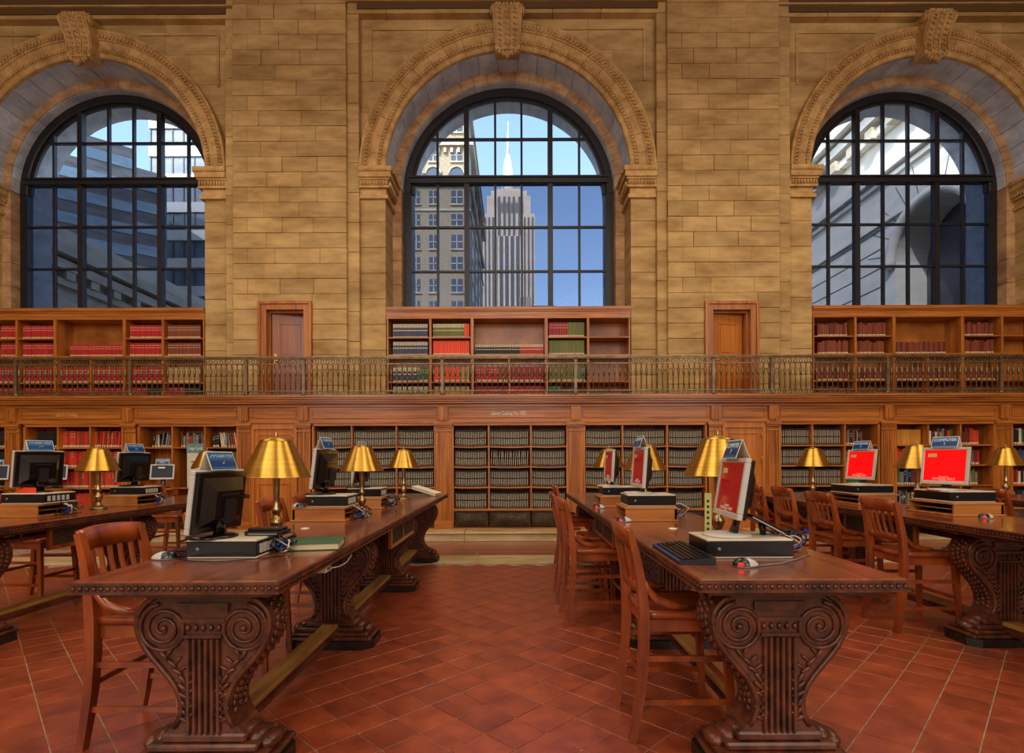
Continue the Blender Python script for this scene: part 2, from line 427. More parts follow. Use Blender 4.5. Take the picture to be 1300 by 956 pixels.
# moulded archivolt: one voussoir, turned about the arch centre
prof = [(2.06, ZA + .03), (2.06, ZA - .03), (2.075, ZA - .045), (2.13, ZA - .045), (2.135, ZA - .06), (2.19, ZA - .06), (2.20, ZA - .075), (2.33, ZA - .075),
        (2.335, ZA - .10), (2.43, ZA - .13), (2.445, ZA - .15), (2.475, ZA - .15), (2.48, ZA - .13), (2.48, ZA + .03)]
v, f = sweep_arc([(r, y - ZA) for r, y in prof], g, da - g, 3)
vous_me = MB().add(v, f).mesh('voussoir', 'stone_carved')
orn = MB()
for k in range(5):          # leaf and bead carving riding on each voussoir
    a = da * (k + 0.5) / 5
    M = Matrix.Rotation(-a, 4, 'Y')
    orn.blob((2.385, -.125, 0), (.040, .030, .022), M=M, n=6, k=4)
    orn.blob((2.36, -.11, .028), (.020, .022, .014), M=M, n=5, k=3)
    orn.blob((2.41, -.13, -.028), (.022, .022, .014), M=M, n=5, k=3)
    orn.box(2.142, 2.182, -.085, -.05, -.016, .016, M=M)
    orn.blob((2.162, -.075, .029), (.012, .015, .010), M=M, n=5, k=3)
orn_me = orn.mesh('carving', 'stone_carved')
soff_me = arc_block(2.062, 2.15, 0.028, 0.496, 0.002, PI / 19 - 0.002, 'stone_pale_daylit')
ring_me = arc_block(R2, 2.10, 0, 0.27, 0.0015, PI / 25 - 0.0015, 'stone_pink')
in_me = arc_block(R2 - 0.004, 2.0, 0.02, 0.262, 0.0015, PI / 25 - 0.0015, 'stone_pale_daylit')
def leaf_row(b, p0, p1, n, r, out):
    for i in range(n):
        t = (i + .5) / n; c = Vector(p0).lerp(Vector(p1), t)
        b.blob(c, r, n=6, k=4)

def keystone(parent, cx, zc, s):
    k = MB()
    # scrolled console: side profile (y, z) from the crown down, tapering width
    pr = [(-.16, .00), (-.30, .03), (-.36, -.06), (-.34, -.15), (-.27, -.26), (-.22, -.38), (-.205, -.50), (-.22, -.58), (-.21, -.64), (-.15, -.66), (.02, -.66), (.02, .02)]
    n = len(pr)
    def hw(z): return .20 + .055 * (z + .66) / .68
    v = [(-hw(z), y, z) for y, z in pr] + [(hw(z), y, z) for y, z in pr]
    k.add(v, [[i, (i + 1) % n, n + (i + 1) % n, n + i] for i in range(n)] + [list(range(n))[::-1], list(range(n, 2 * n))])
    for sx in (-1, 1):                       # side volutes and raised fillets
        k.lathe([(.0, -.0), (.07, 0), (.075, .02), (.05, .03), (.0, .03)], 14, M=Matrix.Translation((sx * .25, -.27, -.08)) @ Matrix.Rotation(sx * PI / 2, 4, 'Y'), cap=False)
        for fx in (.045, .19):
            k.tube([(sx * fx * (1 + .15 * (z + .5)), y - .012, z) for y, z in pr[2:8]], .012, 5)
    kk = k.build('keystone', 'stone_carved', parent, (cx, ZA - 0.02, zc)); kk.scale = (s, 1, s)
    o = MB()
    pts = [(y, z) for y, z in pr[1:8]]
    for sx in (-.12, 0, .12):
        for i in range(11):
            t = i / 10 * (len(pts) - 1); a = int(min(t, len(pts) - 2)); u = t - a
            y = pts[a][0] * (1 - u) + pts[a + 1][0] * u; z = pts[a][1] * (1 - u) + pts[a + 1][1] * u
            r = .026 if sx else .016
            o.blob((sx * (1 + .15 * (z + .5)) - .018, y - .012, z), (r * .7, .02, r), n=5, k=3)
            o.blob((sx * (1 + .15 * (z + .5)) + .018, y - .012, z - .015), (r * .7, .02, r), n=5, k=3)
    for i in range(7):
        o.blob((-.18 + .06 * i, -.30, .015), (.03, .045, .035), n=6, k=4)
    o.build('carving', 'stone_carved', kk)
    lf = MB()                                # acanthus pendant
    for i, (x, z, r) in enumerate(((0, -.70, .06), (-.07, -.69, .05), (.07, -.69, .05), (-.13, -.68, .04), (.13, -.68, .04), (0, -.76, .05), (-.04, -.74, .04), (.04, -.74, .04), (0, -.81, .03))):
        lf.blob((x, -.17 - .01 * i, z), (r * .7, .05, r), n=7, k=5)
    lf.build('leaf', 'stone_carved', kk)

def impost(parent, cx, s, side):
    # wraps the jamb: front face and inner return;  u grows away from the opening
    b = MB(); c = MB()
    u0 = cx + side * R_IN * s; u1 = cx + side * R_OUT * s
    for z0, z1, p in ((6.02, 6.10, .13), (5.93, 6.02, .11), (5.90, 5.93, .08), (5.80, 5.90, .055), (5.77, 5.80, .07), (5.66, 5.77, .015), (5.60, 5.66, .05)):
        a = u0 - side * p; e = u1 + side * 0.0
        b.box(min(a, e), max(a, e), ZA - .05 - p, ZR + 0.02, z0, z1)
    b.build('impost', 'stone_carved', parent)
    for i in range(9):
        u = u0 - side * .06 + (u1 - u0 + side * .04) * (i + .5) / 9
        c.blob((u, ZA - .05 - .075, 5.85), (.018, .03, .045), n=6, k=4)
        c.box(u - .012, u + .012, ZA - .05 - .145, ZA - .17, 6.03, 6.06)
    for i in range(11):
        y = ZA - .08 + .56 * (i + .5) / 11
        c.blob((u0 - side * .075, y, 5.85), (.03, .018, .045), n=6, k=4)
        c.box(u0 - side * .145 - .01, u0 - side * .145 + .01, y - .012, y + .012, 6.03, 6.06)
    c.build('carving', 'stone_carved', parent)

def spandrel(parent, cx, s, top, seed):
    ro = R_OUT * s - .01; rows = 5; z0 = SPR; rnd = random.Random(seed)
    hts = [z0 + (top - z0) * i / rows for i in range(rows + 1)]
    for sd in (-1, 1):
        for r in range(rows):
            za, zb = hts[r] - SPR + .002, hts[r + 1] - SPR - .002
            ks = [0.0] + [ro * t for t in ((.36, .72) if r % 2 else (.2, .55))] + [ro + .01]
            for a, b in zip(ks, ks[1:]):
                L = []
                for i in range(9):
                    z = za + (zb - za) * i / 8
                    x = max(a, math.sqrt(max(0, ro * ro - z * z)))
                    if x < b - .004: L.append((x + .002, z))
                if len(L) < 2: continue
                poly = [(b - .002, L[0][1]), (b - .002, L[-1][1])] + L[::-1]
                poly = [(cx + sd * x, SPR + z) for x, z in poly]
                MB().prism(poly, 'y', ZA + rnd.uniform(-.003, .003), ZA + .05).build('stone', 'stone', parent)
    # raised border of the sunk panel
    h = ro + .005
    for sd in (-1, 1):
        MB().box(cx + sd * (h - .17) - .02, cx + sd * (h - .17) + .02, ZA - .025, ZA + .01, SPR + 1.55 * s, top - .17).build('panel_bead', 'stone', parent)
        a = cx + sd * (h - .19); b = cx + sd * 0.9 * s
        MB().box(min(a, b), max(a, b), ZA - .025, ZA + .01, top - .19, top - .15).build('panel_bead', 'stone', parent)

for bi, (cx, s) in enumerate(BAYS):
    top = 8.66 if s == 1 else 8.58
    w = MB()
    # mortar backing: wall pierced by the arch
    ro = R_IN * s + .06; hwid = R_OUT * s + .02; N = 40
    v = []; f = []
    for i in range(N + 1):
        a = PI * i / N; ca, sa = math.cos(a), math.sin(a)
        t = min(hwid / max(abs(ca), 1e-6), (top + .05 - SPR) / max(sa, 1e-6))
        v += [(cx + ro * ca, ZA + .03, SPR + ro * sa), (cx + t * ca, ZA + .03, SPR + t * sa), (cx + ro * ca, ZR + .28, SPR + ro * sa), (cx + t * ca, ZR + .28, SPR + t * sa)]
    for i in range(N):
        p = i * 4; q_ = p + 4
        f += [(p, q_, q_ + 1, p + 1), (p, p + 2, q_ + 2, q_), (p + 2, p + 3, q_ + 3, q_ + 2)]
    w.add(v, f)
    for sd in (-1, 1):
        a = cx + sd * (R_IN * s + .06); b = cx + sd * (R_OUT * s + .02)
        w.box(min(a, b), max(a, b), ZA + .03, ZR + .28, BAL - .02, SPR)
        a = cx + sd * hwid * 0.999; b = cx + sd * (hwid + .05)
    w.box(cx - hwid, cx + hwid, ZP + .04, ZR, top + .06, 9.3)
    for sd in (-1, 1):   # corner squares left by the radial strip
        a = cx + sd * hwid; b = cx + sd * (hwid - .7)
        w.box(min(a, b), max(a, b), ZA + .035, ZA + .06, top - .75, top + .05)
    wo_ = tag(w.build('wall_back_bay', 'mortar'), kind='structure')
    spandrel(wo_, cx, s, top, bi)
    for i in range(NV):
        if i == NV // 2: continue
        o = link('voussoir', vous_me, wo_, (cx, ZA, SPR), (0, -i * da, 0)); o.scale = (s, 1, s)
        link('carving', orn_me, o)
    o = link('voussoir', vous_me, wo_, (cx, ZA, SPR), (0, -(NV // 2) * da, 0)); o.scale = (s, 1, s)
    keystone(wo_, cx, SPR + 2.57 * s, s)
    for i in range(19):
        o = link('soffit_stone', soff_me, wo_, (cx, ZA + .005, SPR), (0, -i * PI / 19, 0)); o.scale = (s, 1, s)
    for i in range(25):
        o = link('ring_stone', ring_me, wo_, (cx, ZR, SPR), (0, -i * PI / 25, 0)); o.scale = (s, 1, s)
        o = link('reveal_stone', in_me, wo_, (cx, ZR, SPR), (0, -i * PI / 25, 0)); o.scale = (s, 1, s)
    for sd in (-1, 1):
        impost(wo_, cx, s, sd)
        n = 8
        for r in range(n):
            za = BAL + (5.66 - BAL) * r / n; hh = (5.66 - BAL) / n - .005
            link('jamb_stone', cached_cbox((R_OUT - R_IN) * s - .002, ZR - ZA + .05, hh, 'stone', .005), wo_, (cx + sd * s * (R_IN + R_OUT) / 2, ZA - .045 + random.uniform(-.003, .003), za))
        n = 9
        for r in range(n):
            za = BAL + (SPR - BAL) * r / n; hh = (SPR - BAL) / n - .005
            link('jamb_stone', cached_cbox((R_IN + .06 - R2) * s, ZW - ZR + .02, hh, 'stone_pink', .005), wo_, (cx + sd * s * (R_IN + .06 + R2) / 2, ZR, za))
        # recessed strip beside the pier
        pier_edge = {(0, -1): -9.66, (0, 1): -4.64, (1, -1): -2.76, (1, 1): 2.55, (2, -1): 4.40, (2, 1): 9.48}[bi, sd]
        a = cx + sd * R_OUT * s; b = pier_edge + sd * .03
        ashlar(wo_, min(a, b), max(a, b), BAL, top, ZS, .508, 9, seed=bi * 3 + sd, depth=.3)
    # lintel over the sunk panel
    le, re = {0: (-9.66, -4.64), 1: (-2.76, 2.55), 2: (4.40, 9.48)}[bi]
    ashlar(wo_, le, re, top, top + .42, ZS - .01, .21, .95, seed=bi + 40, depth=.25)
    MB().box(le, re, ZS - .06, ZS + .02, top + .165, top + .19).build('lintel_bead', 'stone', wo_)
    # outer reveal on the street side of the glass
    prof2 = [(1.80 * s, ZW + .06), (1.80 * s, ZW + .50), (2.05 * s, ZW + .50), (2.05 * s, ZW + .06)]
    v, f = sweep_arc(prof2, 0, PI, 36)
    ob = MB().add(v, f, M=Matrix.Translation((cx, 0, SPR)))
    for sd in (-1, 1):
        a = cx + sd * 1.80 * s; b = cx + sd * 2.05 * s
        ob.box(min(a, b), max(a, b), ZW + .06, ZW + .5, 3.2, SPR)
    ob.build('outer_reveal', 'stone_pale_daylit', wo_)
    MB().box(cx - R_OUT * s, cx + R_OUT * s, ZW + .04, ZW + .5, BAL - .1, 3.45).build('sill_wall', 'stone_pale_daylit', wo_)
    # ---- window
    win = struct('window_%d' % (bi + 1), (cx, ZW, SPR)); win.scale = (s, 1, s)
    ri = 1.765; rf = R2 + .01; tr = .235
    v, f = sweep_arc([(ri, -.05), (ri + .02, -.07), (rf, -.07), (rf, .06), (ri, .06)], 0, PI, 40)
    fr = MB().add(v, f)
    for sd in (-1, 1):
        a = sd * ri; b = sd * rf
        fr.box(min(a, b), max(a, b), -.06, .06, -2.9, 0)
    fr.build('frame', 'iron', win)
    inn = MB(); v, f = sweep_arc([(ri - .05, -.02), (ri, -.02), (ri, .03), (ri - .05, .03)], 0, PI, 40); inn.add(v, f)
    inn.build('inner_frame', 'iron', win)
    MB().box(-ri - .03, ri + .03, -.10, .05, tr - .055, tr + .055).box(-ri - .03, ri + .03, -.13, .02, tr + .03, tr + .06).build('transom', 'iron', win)
    zt = lambda x: math.sqrt(max(0, ri * ri - x * x)) - .005
    for x in (-.76, .76):
        MB().box(x - .045, x + .045, -.07, .04, -2.6, zt(abs(x) + .04)).build('mullion', 'iron', win)
    for x in (-1.29, -.24, .24, 1.29):
        MB().box(x - .02, x + .02, -.035, .03, -2.6, zt(abs(x) + .02)).build('muntin', 'iron', win)
    rows = [-2.55, -1.405, -.60, tr, 1.006, 3.0]
    for z in (-1.405, -.60, 1.006):
        e = min(ri, math.sqrt(ri * ri - z * z)) if z > 0 else ri
        MB().box(-e, e, -.03, .025, z - .018, z + .018).build('muntin', 'iron', win)
    cols = [-ri, -1.29, -.76, -.24, .24, .76, 1.29, ri]
    for c0, c1 in zip(cols, cols[1:]):
        for z0, z1 in zip(rows, rows[1:]):
            if z0 > 0 or z1 > .3:
                pts = []
                for i in range(9):
                    x = c0 + (c1 - c0) * i / 8
                    t = min(z1, zt(x) if abs(x) < ri else 0)
                    if t > z0 + .01: pts.append((x, t))
                if len(pts) < 2: continue
                poly = [(pts[0][0], z0), (pts[-1][0], z0)] + pts[::-1]
                MB().prism(poly, 'y', -.003, .003).build('pane', 'glass_clear', win)
            else:
                MB().box(c0, c1, -.003, .003, z0, z1).build('pane', 'glass_tinted', win)

# gallery doors -------------------------------------------------------------------------------
def gallery_door(n, idx, hinge, ang):
    a, b, t = door_holes[idx]; d = struct('door_%d' % n, ((a + b) / 2, ZP, BAL))
    w = (b - a) / 2; h = t - BAL; fw = .135
    fr = MB()
    for x0, x1, z0, z1 in ((-w, -w + fw, 0, h), (w - fw, w, 0, h), (-w + fw, w - fw, h - fw, h)):
        fr.box(x0, x1, -.03, .12, z0, z1)
    for x0, x1, z0, z1 in ((-w + .0, -w + .045, 0, h), (w - .045, w, 0, h), (-w + .045, w - .045, h - .045, h)):
        fr.box(x0, x1, -.055, -.0301, z0, z1)
    for x0, x1, z0, z1 in ((-w + fw, -w + fw + .03, 0, h - fw), (w - fw - .03, w - fw, 0, h - fw), (-w + fw + .03, w - fw - .03, h - fw - .03, h - fw)):
        fr.box(x0, x1, .07, .35, z0, z1)
    fr.build('frame', 'wood_case_v', d)
    lw = 2 * (w - fw - .03) - .01; lh = h - fw - .035
    e = bpy.data.objects.new('leaf', None)
    lf = MB().box(0, lw, 0, .04, .01, lh)
    leaf = lf.build('leaf', 'wood_door_red' if idx == 0 else 'wood_door', d, (-lw / 2, .12, 0), (0, 0, ang))
    bpy.data.objects.remove(e)
    for z0, z1 in ((.15, .62), (.74, lh - .14)):
        m = MB()
        for r in ((.10, .125, z0, z1), (lw - .125, lw - .10, z0, z1)): m.box(r[0], r[1], -.014, .0, r[2], r[3])
        m.box(.10, lw - .10, -.014, 0, z0, z0 + .025).box(.10, lw - .10, -.014, 0, z1 - .025, z1)
        m.box(.15, lw - .15, -.008, 0, z0 + .06, z1 - .06)
        m.build('panel', 'wood_door_red' if idx == 0 else 'wood_door', leaf)
    x = .05
    MB().box(x - .02, x + .02, -.008, 0, .62, .80).box(x - .008, x + .008, -.04, 0, .66, .68).tube([(x, -.045, .67), (x + .07, -.05, .67)], .009, 6).build('handle', 'brass', leaf)
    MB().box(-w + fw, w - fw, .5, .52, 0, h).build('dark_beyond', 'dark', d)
gallery_door(1, 0, 1, math.radians(14))
gallery_door(2, 1, 1, math.radians(9))
# gallery walkway
gal = tag(MB().box(-13, 13, ZC - .12, ZP + .02, BAL - .03, BAL).box(-13, 13, ZP, ZA + .3, BAL - .03, BAL - .001).build('floor_gallery', 'wood_case_h'), kind='structure')
# ------------------------------------------------------------------ lower book wall
HB = 0.149                     # top of the marble plinth
Z_OPEN_T = WH(540, ZC); Z_SH0 = WH(646, ZC)
bx = lambda x: WX(x, ZC)
def fluted(x0, x1, k):
    t = tag(MB().box(bx(x0), bx(x1), ZC, ZC + .05, HB, 1.80).build('trim_pilaster', 'wood_case_v'), kind='structure')
    a, b = bx(x0), bx(x1); n = max(3, int((b - a) / .035)); m = .03
    for i in range(n):
        u = a + m + (b - a - 2 * m) * (i + .5) / n; w = (b - a - 2 * m) / n * .32
        MB().box(u - w, u + w, ZC - .012, ZC, HB + .16, 1.66).build('reed', 'wood_case_v', t)
    MB().box(a - .015, b + .015, ZC - .03, ZC + .02, HB, HB + .11).box(a - .008, b + .008, ZC - .02, ZC + .02, HB + .11, HB + .135).build('base', 'wood_case_h', t)
    MB().box(a - .008, b + .008, ZC - .02, ZC, 1.665, 1.685).box(a - .01, b + .01, ZC - .03, ZC, 1.73, 1.76).box(a - .025, b + .025, ZC - .05, ZC, 1.76, 1.80).build('capital', 'wood_case_h', t)
    c = (a + b) / 2
    cn = MB().box(c - .075, c + .075, ZC - .055, ZC, 1.84, 2.045)     # console in the frieze
    for i in range(4): cn.box(c - .06 + i * .034, c - .045 + i * .034, ZC - .068, ZC - .05, 1.86, 2.02)
    for i in range(3): cn.box(c - .05 + i * .04, c - .03 + i * .04, ZC - .05, ZC - .02, 1.815, 1.84)
    cn.build('console', 'wood_case_v', t)
    return t
PIL = [(9, 25), (157, 172), (303, 318), (378, 394), (553, 573), (721, 741), (900, 916), (973, 989), (1119, 1136), (1264, 1283)]
for i, (a, b) in enumerate(PIL): fluted(a, b, i)
# entablature
ent = MB().box(-9.3, 9.3, ZC, ZC + .06, 1.80, 2.06)
ent = tag(ent.build('trim_frieze', 'wood_case_h'), kind='structure')
for z0, z1, p in ((1.80, 1.825, .03), (1.825, 1.84, .018), (2.045, 2.06, .03)):
    MB().box(-9.3, 9.3, ZC - p, ZC, z0, z1).build('moulding', 'wood_case_h', ent)
edges = [-110] + [(a + b) / 2 for a, b in PIL] + [1420]
for a, b in zip(edges, edges[1:]):
    x0, x1 = bx(a) + .12, bx(b) - .12; z0, z1 = 1.875, 2.02
    m = MB().box(x0, x1, ZC - .014, ZC, z1 - .014, z1).box(x0, x1, ZC - .014, ZC, z0, z0 + .014).box(x0, x0 + .014, ZC - .014, ZC, z0 + .014, z1 - .014).box(x1 - .014, x1, ZC - .014, ZC, z0 + .014, z1 - .014)
    m.build('panel_moulding', 'wood_case_h', ent)
cor = tag(MB().box(-9.3, 9.3, ZC - .10, ZC + .05, 2.095, 2.125).box(-9.3, 9.3, ZC - .13, ZC + .05, 2.125, 2.15).box(-9.3, 9.3, ZC - .16, ZC + .05, 2.155, 2.185)
          .box(-9.3, 9.3, ZC - .18, ZC + .05, 2.185, BAL).box(-9.3, 9.3, ZC - .03, ZC + .05, 2.06, 2.095).build('trim_cornice', 'wood_case_h'), kind='structure')
text_obj('lettering', 'Library Catalog Pre-1972', .085, 'letter_white', ent, (bx(646), ZC - .006, 1.945), (PI / 2, 0, 0), xs=.62)
text_obj('lettering', 'Library Catalog', .085, 'letter_gold', ent, (bx(85), ZC - .006, 1.945), (PI / 2, 0, 0), xs=.62)

BAYX = dict(A=(-112, 7), B=(33, 155), C=(178, 301), E=(399, 551), F=(576, 719), G=(743, 895), H=(991, 1114), I=(1138, 1261), J=(1285, 1405))
BAYLAB = dict(A='oak bookcase at the end of the book wall beside the red volumes', B='oak bookcase under the gold Library Catalog lettering, holding red volumes',
              C='oak bookcase holding the copy card sign and a small screen', E='oak bookcase of black volumes beside the pale door with a lamp before it',
              F='oak bookcase of black volumes under the Library Catalog Pre-1972 lettering', G='oak bookcase of black volumes behind two oblique red screens',
              H='oak bookcase half black volumes, half mixed books', I='oak bookcase of mixed coloured books behind the large red screen', J='oak bookcase of mixed books behind the furthest lamp')
SHELF_Y = [566, 591.7, 617.5, 645.5]
CASES = {}
def low_case(key, x0, x1):
    a, b = bx(x0), bx(x1); w = b - a
    t = thing('bookcase', BAYLAB[key], 'bookcase', ((a + b) / 2, ZC, HB)); h = w / 2
    zt = Z_OPEN_T - HB; D = .36
    MB().box(-h - .02, h + .02, D, D + .02, 0, zt).build('back_panel', 'wood_case_v', t)
    for sd in (-1, 1):
        MB().box(min(sd * h, sd * (h + .03)), max(sd * h, sd * (h + .03)), -.015, D, 0, zt + .02).build('side_panel', 'wood_case_v', t)
    MB().box(-h - .03, h + .03, -.015, D, zt, zt + .05).build('top_rail', 'wood_case_h', t)
    cols = [-h, -h + w / 3 - .005 * (1), h - w / 3, h]
    if key in 'EFG': cols = [-h, -h + w * .312, -h + w * .686, h]
    for x in cols[1:3]:
        MB().box(x - .012, x + .012, 0, D, WH(646, ZC) - HB, zt).build('divider', 'wood_case_v', t)
    zs = [WH(y, ZC) - HB for y in SHELF_Y]
    for z in zs:
        for c0, c1 in zip(cols, cols[1:]):
            if key == 'C' and z in zs[1:3] and c0 < h - w / 3 - .01 and z != zs[2]: continue
            sm = MB(); n = 6; L = []           # slightly sagging board
            for i in range(n + 1):
                u = i / n; L.append((c0 + (c1 - c0) * u, -.010 * (1 - (2 * u - 1) ** 2) if key in 'EFG' else 0))
            poly = [(x, z + d) for x, d in L] + [(x, z + d - .022) for x, d in L[::-1]]
            sm.prism(poly, 'y', .005, D); sm.build('shelf', 'wood_case_h', t)
    zb = zs[-1]
    MB().box(-h, h, -.012, .02, zb - .035, zb - .0).box(-h, h, -.012, .02, 0, .02).build('base_rail', 'wood_case_h', t)
    for c0, c1 in zip(cols, cols[1:]):
        g_ = MB().box(c0 + .01, c1 - .01, .012, .02, .02, zb - .035, 1); n = int((c1 - c0) / .03)
        for i in range(-8, n + 1):       # diagonal lattice of the radiator grille
            for sgn in (1, -1):
                xa = c0 + .01 + i * .03; L = zb - .055
                p0 = [xa, .02]; p1 = [xa + L, .02 + L]
                lo, hi = c0 + .01, c1 - .01
                if p0[0] < lo: p0 = [lo, .02 + lo - xa]
                if p1[0] > hi: p1 = [hi, .02 + hi - xa]
                if p1[0] - p0[0] < .01: continue
                q0, q1 = (p0, p1) if sgn == 1 else ([lo + hi - p0[0], p0[1]], [lo + hi - p1[0], p1[1]])
                g_.tube([(q0[0], .008, q0[1]), (q1[0], .008, q1[1])], .0035, 4)
        g_.build('grille', ['bronze', 'dark'], t)
    CASES[key] = (a, b, [c + (a + b) / 2 for c in cols], [Z_OPEN_T] + [z + HB for z in zs])
for k, (a, b) in BAYX.items(): low_case(k, a, b)
# panelled doors in the book wall
for n, (a, b) in ((3, (319, 377)), (4, (917, 972))):
    xa, xb = bx(a), bx(b); d = struct('door_%d' % n, ((xa + xb) / 2, ZC, HB)); w = (xb - xa) / 2; h = 1.80 - HB
    MB().box(-w, w, .02, .06, 0, h).build('leaf', 'wood_door', d)
    m = MB()
    for x0, x1, z0, z1 in ((-w, -w + .05, 0, h), (w - .05, w, 0, h), (-w + .05, w - .05, h - .09, h), (-w + .05, w - .05, 0, .08)): m.box(x0, x1, -.01, .02, z0, z1)
    m.build('frame', 'wood_door', d)
    for z0, z1 in ((.18, .72), (.84, h - .17)):
        m = MB()
        for x0, x1, c0, c1 in ((-w + .11, -w + .125, z0, z1), (w - .125, w - .11, z0, z1), (-w + .125, w - .125, z0, z0 + .015), (-w + .125, w - .125, z1 - .015, z1)): m.box(x0, x1, .004, .02, c0, c1)
        m.box(-w + .16, w - .16, .010, .02, z0 + .05, z1 - .05).build('panel', 'wood_door', d)
    for z in (.42, 1.02, 1.40): MB().tube([(w - .06, -.015, z), (w - .06, -.015, z + .09)], .008, 6).build('hinge', 'brass', d)
# filler behind bays
tag(MB().box(-9.3, 9.3, ZC + .40, ZC + .44, 0, 2.16).build('wall_back_lining', 'dark'), kind='structure')

# ------------------------------------------------------------------ gallery railing
RT = WH(452, ZRAIL); RB = BAL
rail = thing('gallery_railing', 'long bronze railing with slim balusters along the gallery edge', 'railing', (0, ZRAIL, RB))
HR = RT - RB
MB().box(-8.6, 8.6, -.035, .035, HR - .022, HR).box(-8.6, 8.6, -.02, .02, HR - .04, HR - .022).build('handrail', 'bronze', rail)
for z in (HR - .115, .075, .012): MB().box(-8.6, 8.6, -.014, .014, z - .008, z + .008).build('cross_rail', 'bronze', rail)
posts = [WX(x, ZRAIL) for x in (21, 166, 313, 386, 562, 731, 906, 980, 1127, 1271)]
pm = MB().box(-.022, .022, -.022, .022, 0, HR - .02).lathe([(.03, 0), (.034, .03), (.024, .05)], 8).lathe([(.024, HR - .06), (.032, HR - .04), (.03, HR - .022)], 8).mesh('post', 'bronze')
for x in posts: link('post', pm, rail, (x, 0, 0))
bm_ = MB().tube([(0, 0, .07), (0, 0, HR - .115)], .0095, 6)
bm_.lathe([(.009, .29), (.017, .33), (.019, .36), (.017, .39), (.009, .43)], 8)
bm_.lathe([(.006, .10), (.011, .11), (.006, .12)], 8).lathe([(.006, HR - .15), (.011, HR - .14), (.006, HR - .13)], 8)
bm_ = bm_.mesh('baluster', 'bronze')
x = -8.4; SP = 6.75 * ZRAIL / F
while x < 8.4:
    if min(abs(x - p) for p in posts) > .03: link('baluster', bm_, rail, (x, 0, 0))
    x += SP
orn = MB()
x = -8.4
def ring(b, cx, cz, r, t=.007, n=8):
    pts = [(cx + r * math.cos(2 * PI * i / n), 0, cz + r * math.sin(2 * PI * i / n)) for i in range(n)]
    for i in range(n):
        p, q_ = Vector(pts[i]), Vector(pts[(i + 1) % n]); b.tube([p, q_], t, 4)
while x < 8.4:
    for zc, r in ((HR - .078, .027), (.043, .022)): ring(orn, x, zc, r)
    x += SP
tag(orn.build('scroll_band', 'bronze', rail), kind='stuff')
# ------------------------------------------------------------------ books
BKM = {}
def bk_geo(b, t, h, d, style, M=None):
    c = min(.004, t * .2)
    poly = [(-t / 2, d), (-t / 2, c), (-t / 2 + c, 0), (t / 2 - c, 0), (t / 2, c), (t / 2, d)]
    b.prism(poly, 'z', 0, h, 0, M=M)
    w = t / 2 - c * 1.1
    if style == 'black':
        for z0, z1 in ((.06, .09), (.13, .47), (.54, .90)): b.box(-w * .40, w * .40, -.0012, .002, h * z0, h * z1, 1, M=M)
    elif style == 'band':
        b.box(-w, w, -.0012, .002, h * .02, h * .15, 1, M=M).box(-w * .8, w * .8, -.0012, .002, h * .62, h * .66, 1, M=M).box(-w * .8, w * .8, -.0012, .002, h * .80, h * .84, 1, M=M)
    elif style == 'low':
        b.box(-w, w, -.0012, .002, h * .02, h * .14, 1, M=M)
    elif style == 'top':
        b.box(-w, w, -.0012, .002, h * .02, h * .10, 1, M=M).box(-w, w, -.0012, .002, h * .48, h * .56, 1, M=M).box(-w, w, -.0012, .002, h * .72, h * .98, 1, M=M)
def bk_mesh(m, t, h, d, style):
    k = (m, t, h, d, style)
    if k not in BKM:
        b = MB(); bk_geo(b, t, h, d, style); BKM[k] = b.mesh('book', ['bk_' + m, 'bk_label' if style != 'gilt' else 'bk_gilt'])
    return BKM[k]
STUFF = {}
def stuff_book(kind, m, t, h, d, style, M):
    b, mats = STUFF.setdefault(kind, (MB(), []))
    tmp = MB(); bk_geo(tmp, t, h, d, style)
    for x in ('bk_' + m, 'bk_label'):
        if x not in mats: mats.append(x)
    o = len(b.v); b.v += [tuple(M @ Vector(p)) for p in tmp.v]
    ids = [mats.index('bk_' + m), mats.index('bk_label')]
    for f, mi in zip(tmp.f, tmp.m): b.f.append([i + o for i in f]); b.m.append(ids[mi]); b.sm.append(False)
NBOOK = 0
def shelf_books(x0, x1, y, z, h, t, spec, name=None, label=None, group=None, stuff=None, d=.17, hv=.0, tv=.0, lean=0.0, seed=0, sag=0.0):
    """spec: list of (material, style, share) filling the run in order, or 'mix' list picked at random when share is 0."""
    global NBOOK
    r = random.Random(seed * 31 + int(x0 * 100)); x = x0; L = x1 - x0
    seq = [s for s in spec if s[2] > 0]; mix = [s for s in spec if s[2] == 0]
    bounds = []; acc = 0
    for s in seq: acc += s[2]; bounds.append((acc, s))
    while x + t * .8 <= x1:
        tt = round(t * (1 + r.choice((-tv, 0, tv))), 4); hh = round(h * (1 + r.choice((-hv, -hv / 2, 0, hv / 2))), 4)
        if x + tt > x1 + .002: break
        u = (x - x0 + tt / 2) / L
        s = next((s for a, s in bounds if u <= a), None) if bounds else None
        if s is None:
            if not mix: break
            s = r.choice(mix)
        if s[0] is None: x += tt; continue
        uu = 2 * u - 1; zz = z - sag * (1 - uu * uu)
        an = lean * r.choice((0, 1, 1)) if lean else 0.0
        px = x + tt / 2 + (hh * math.sin(abs(an)) if an < 0 else 0)
        if stuff:
            stuff_book(stuff, s[0], tt * .96, hh, d, s[1], Matrix.Translation((px, y + r.uniform(0, .008), zz)) @ Matrix.Rotation(an, 4, 'Y'))
        else:
            o = link(name, bk_mesh(s[0], round(tt * .96, 4), hh, d, s[1]), None, (px, y + r.uniform(0, .008), zz), (0, an, 0))
            tag(o, label, 'book', group); NBOOK += 1
        x += tt * (1.0 + (.25 if an else 0))

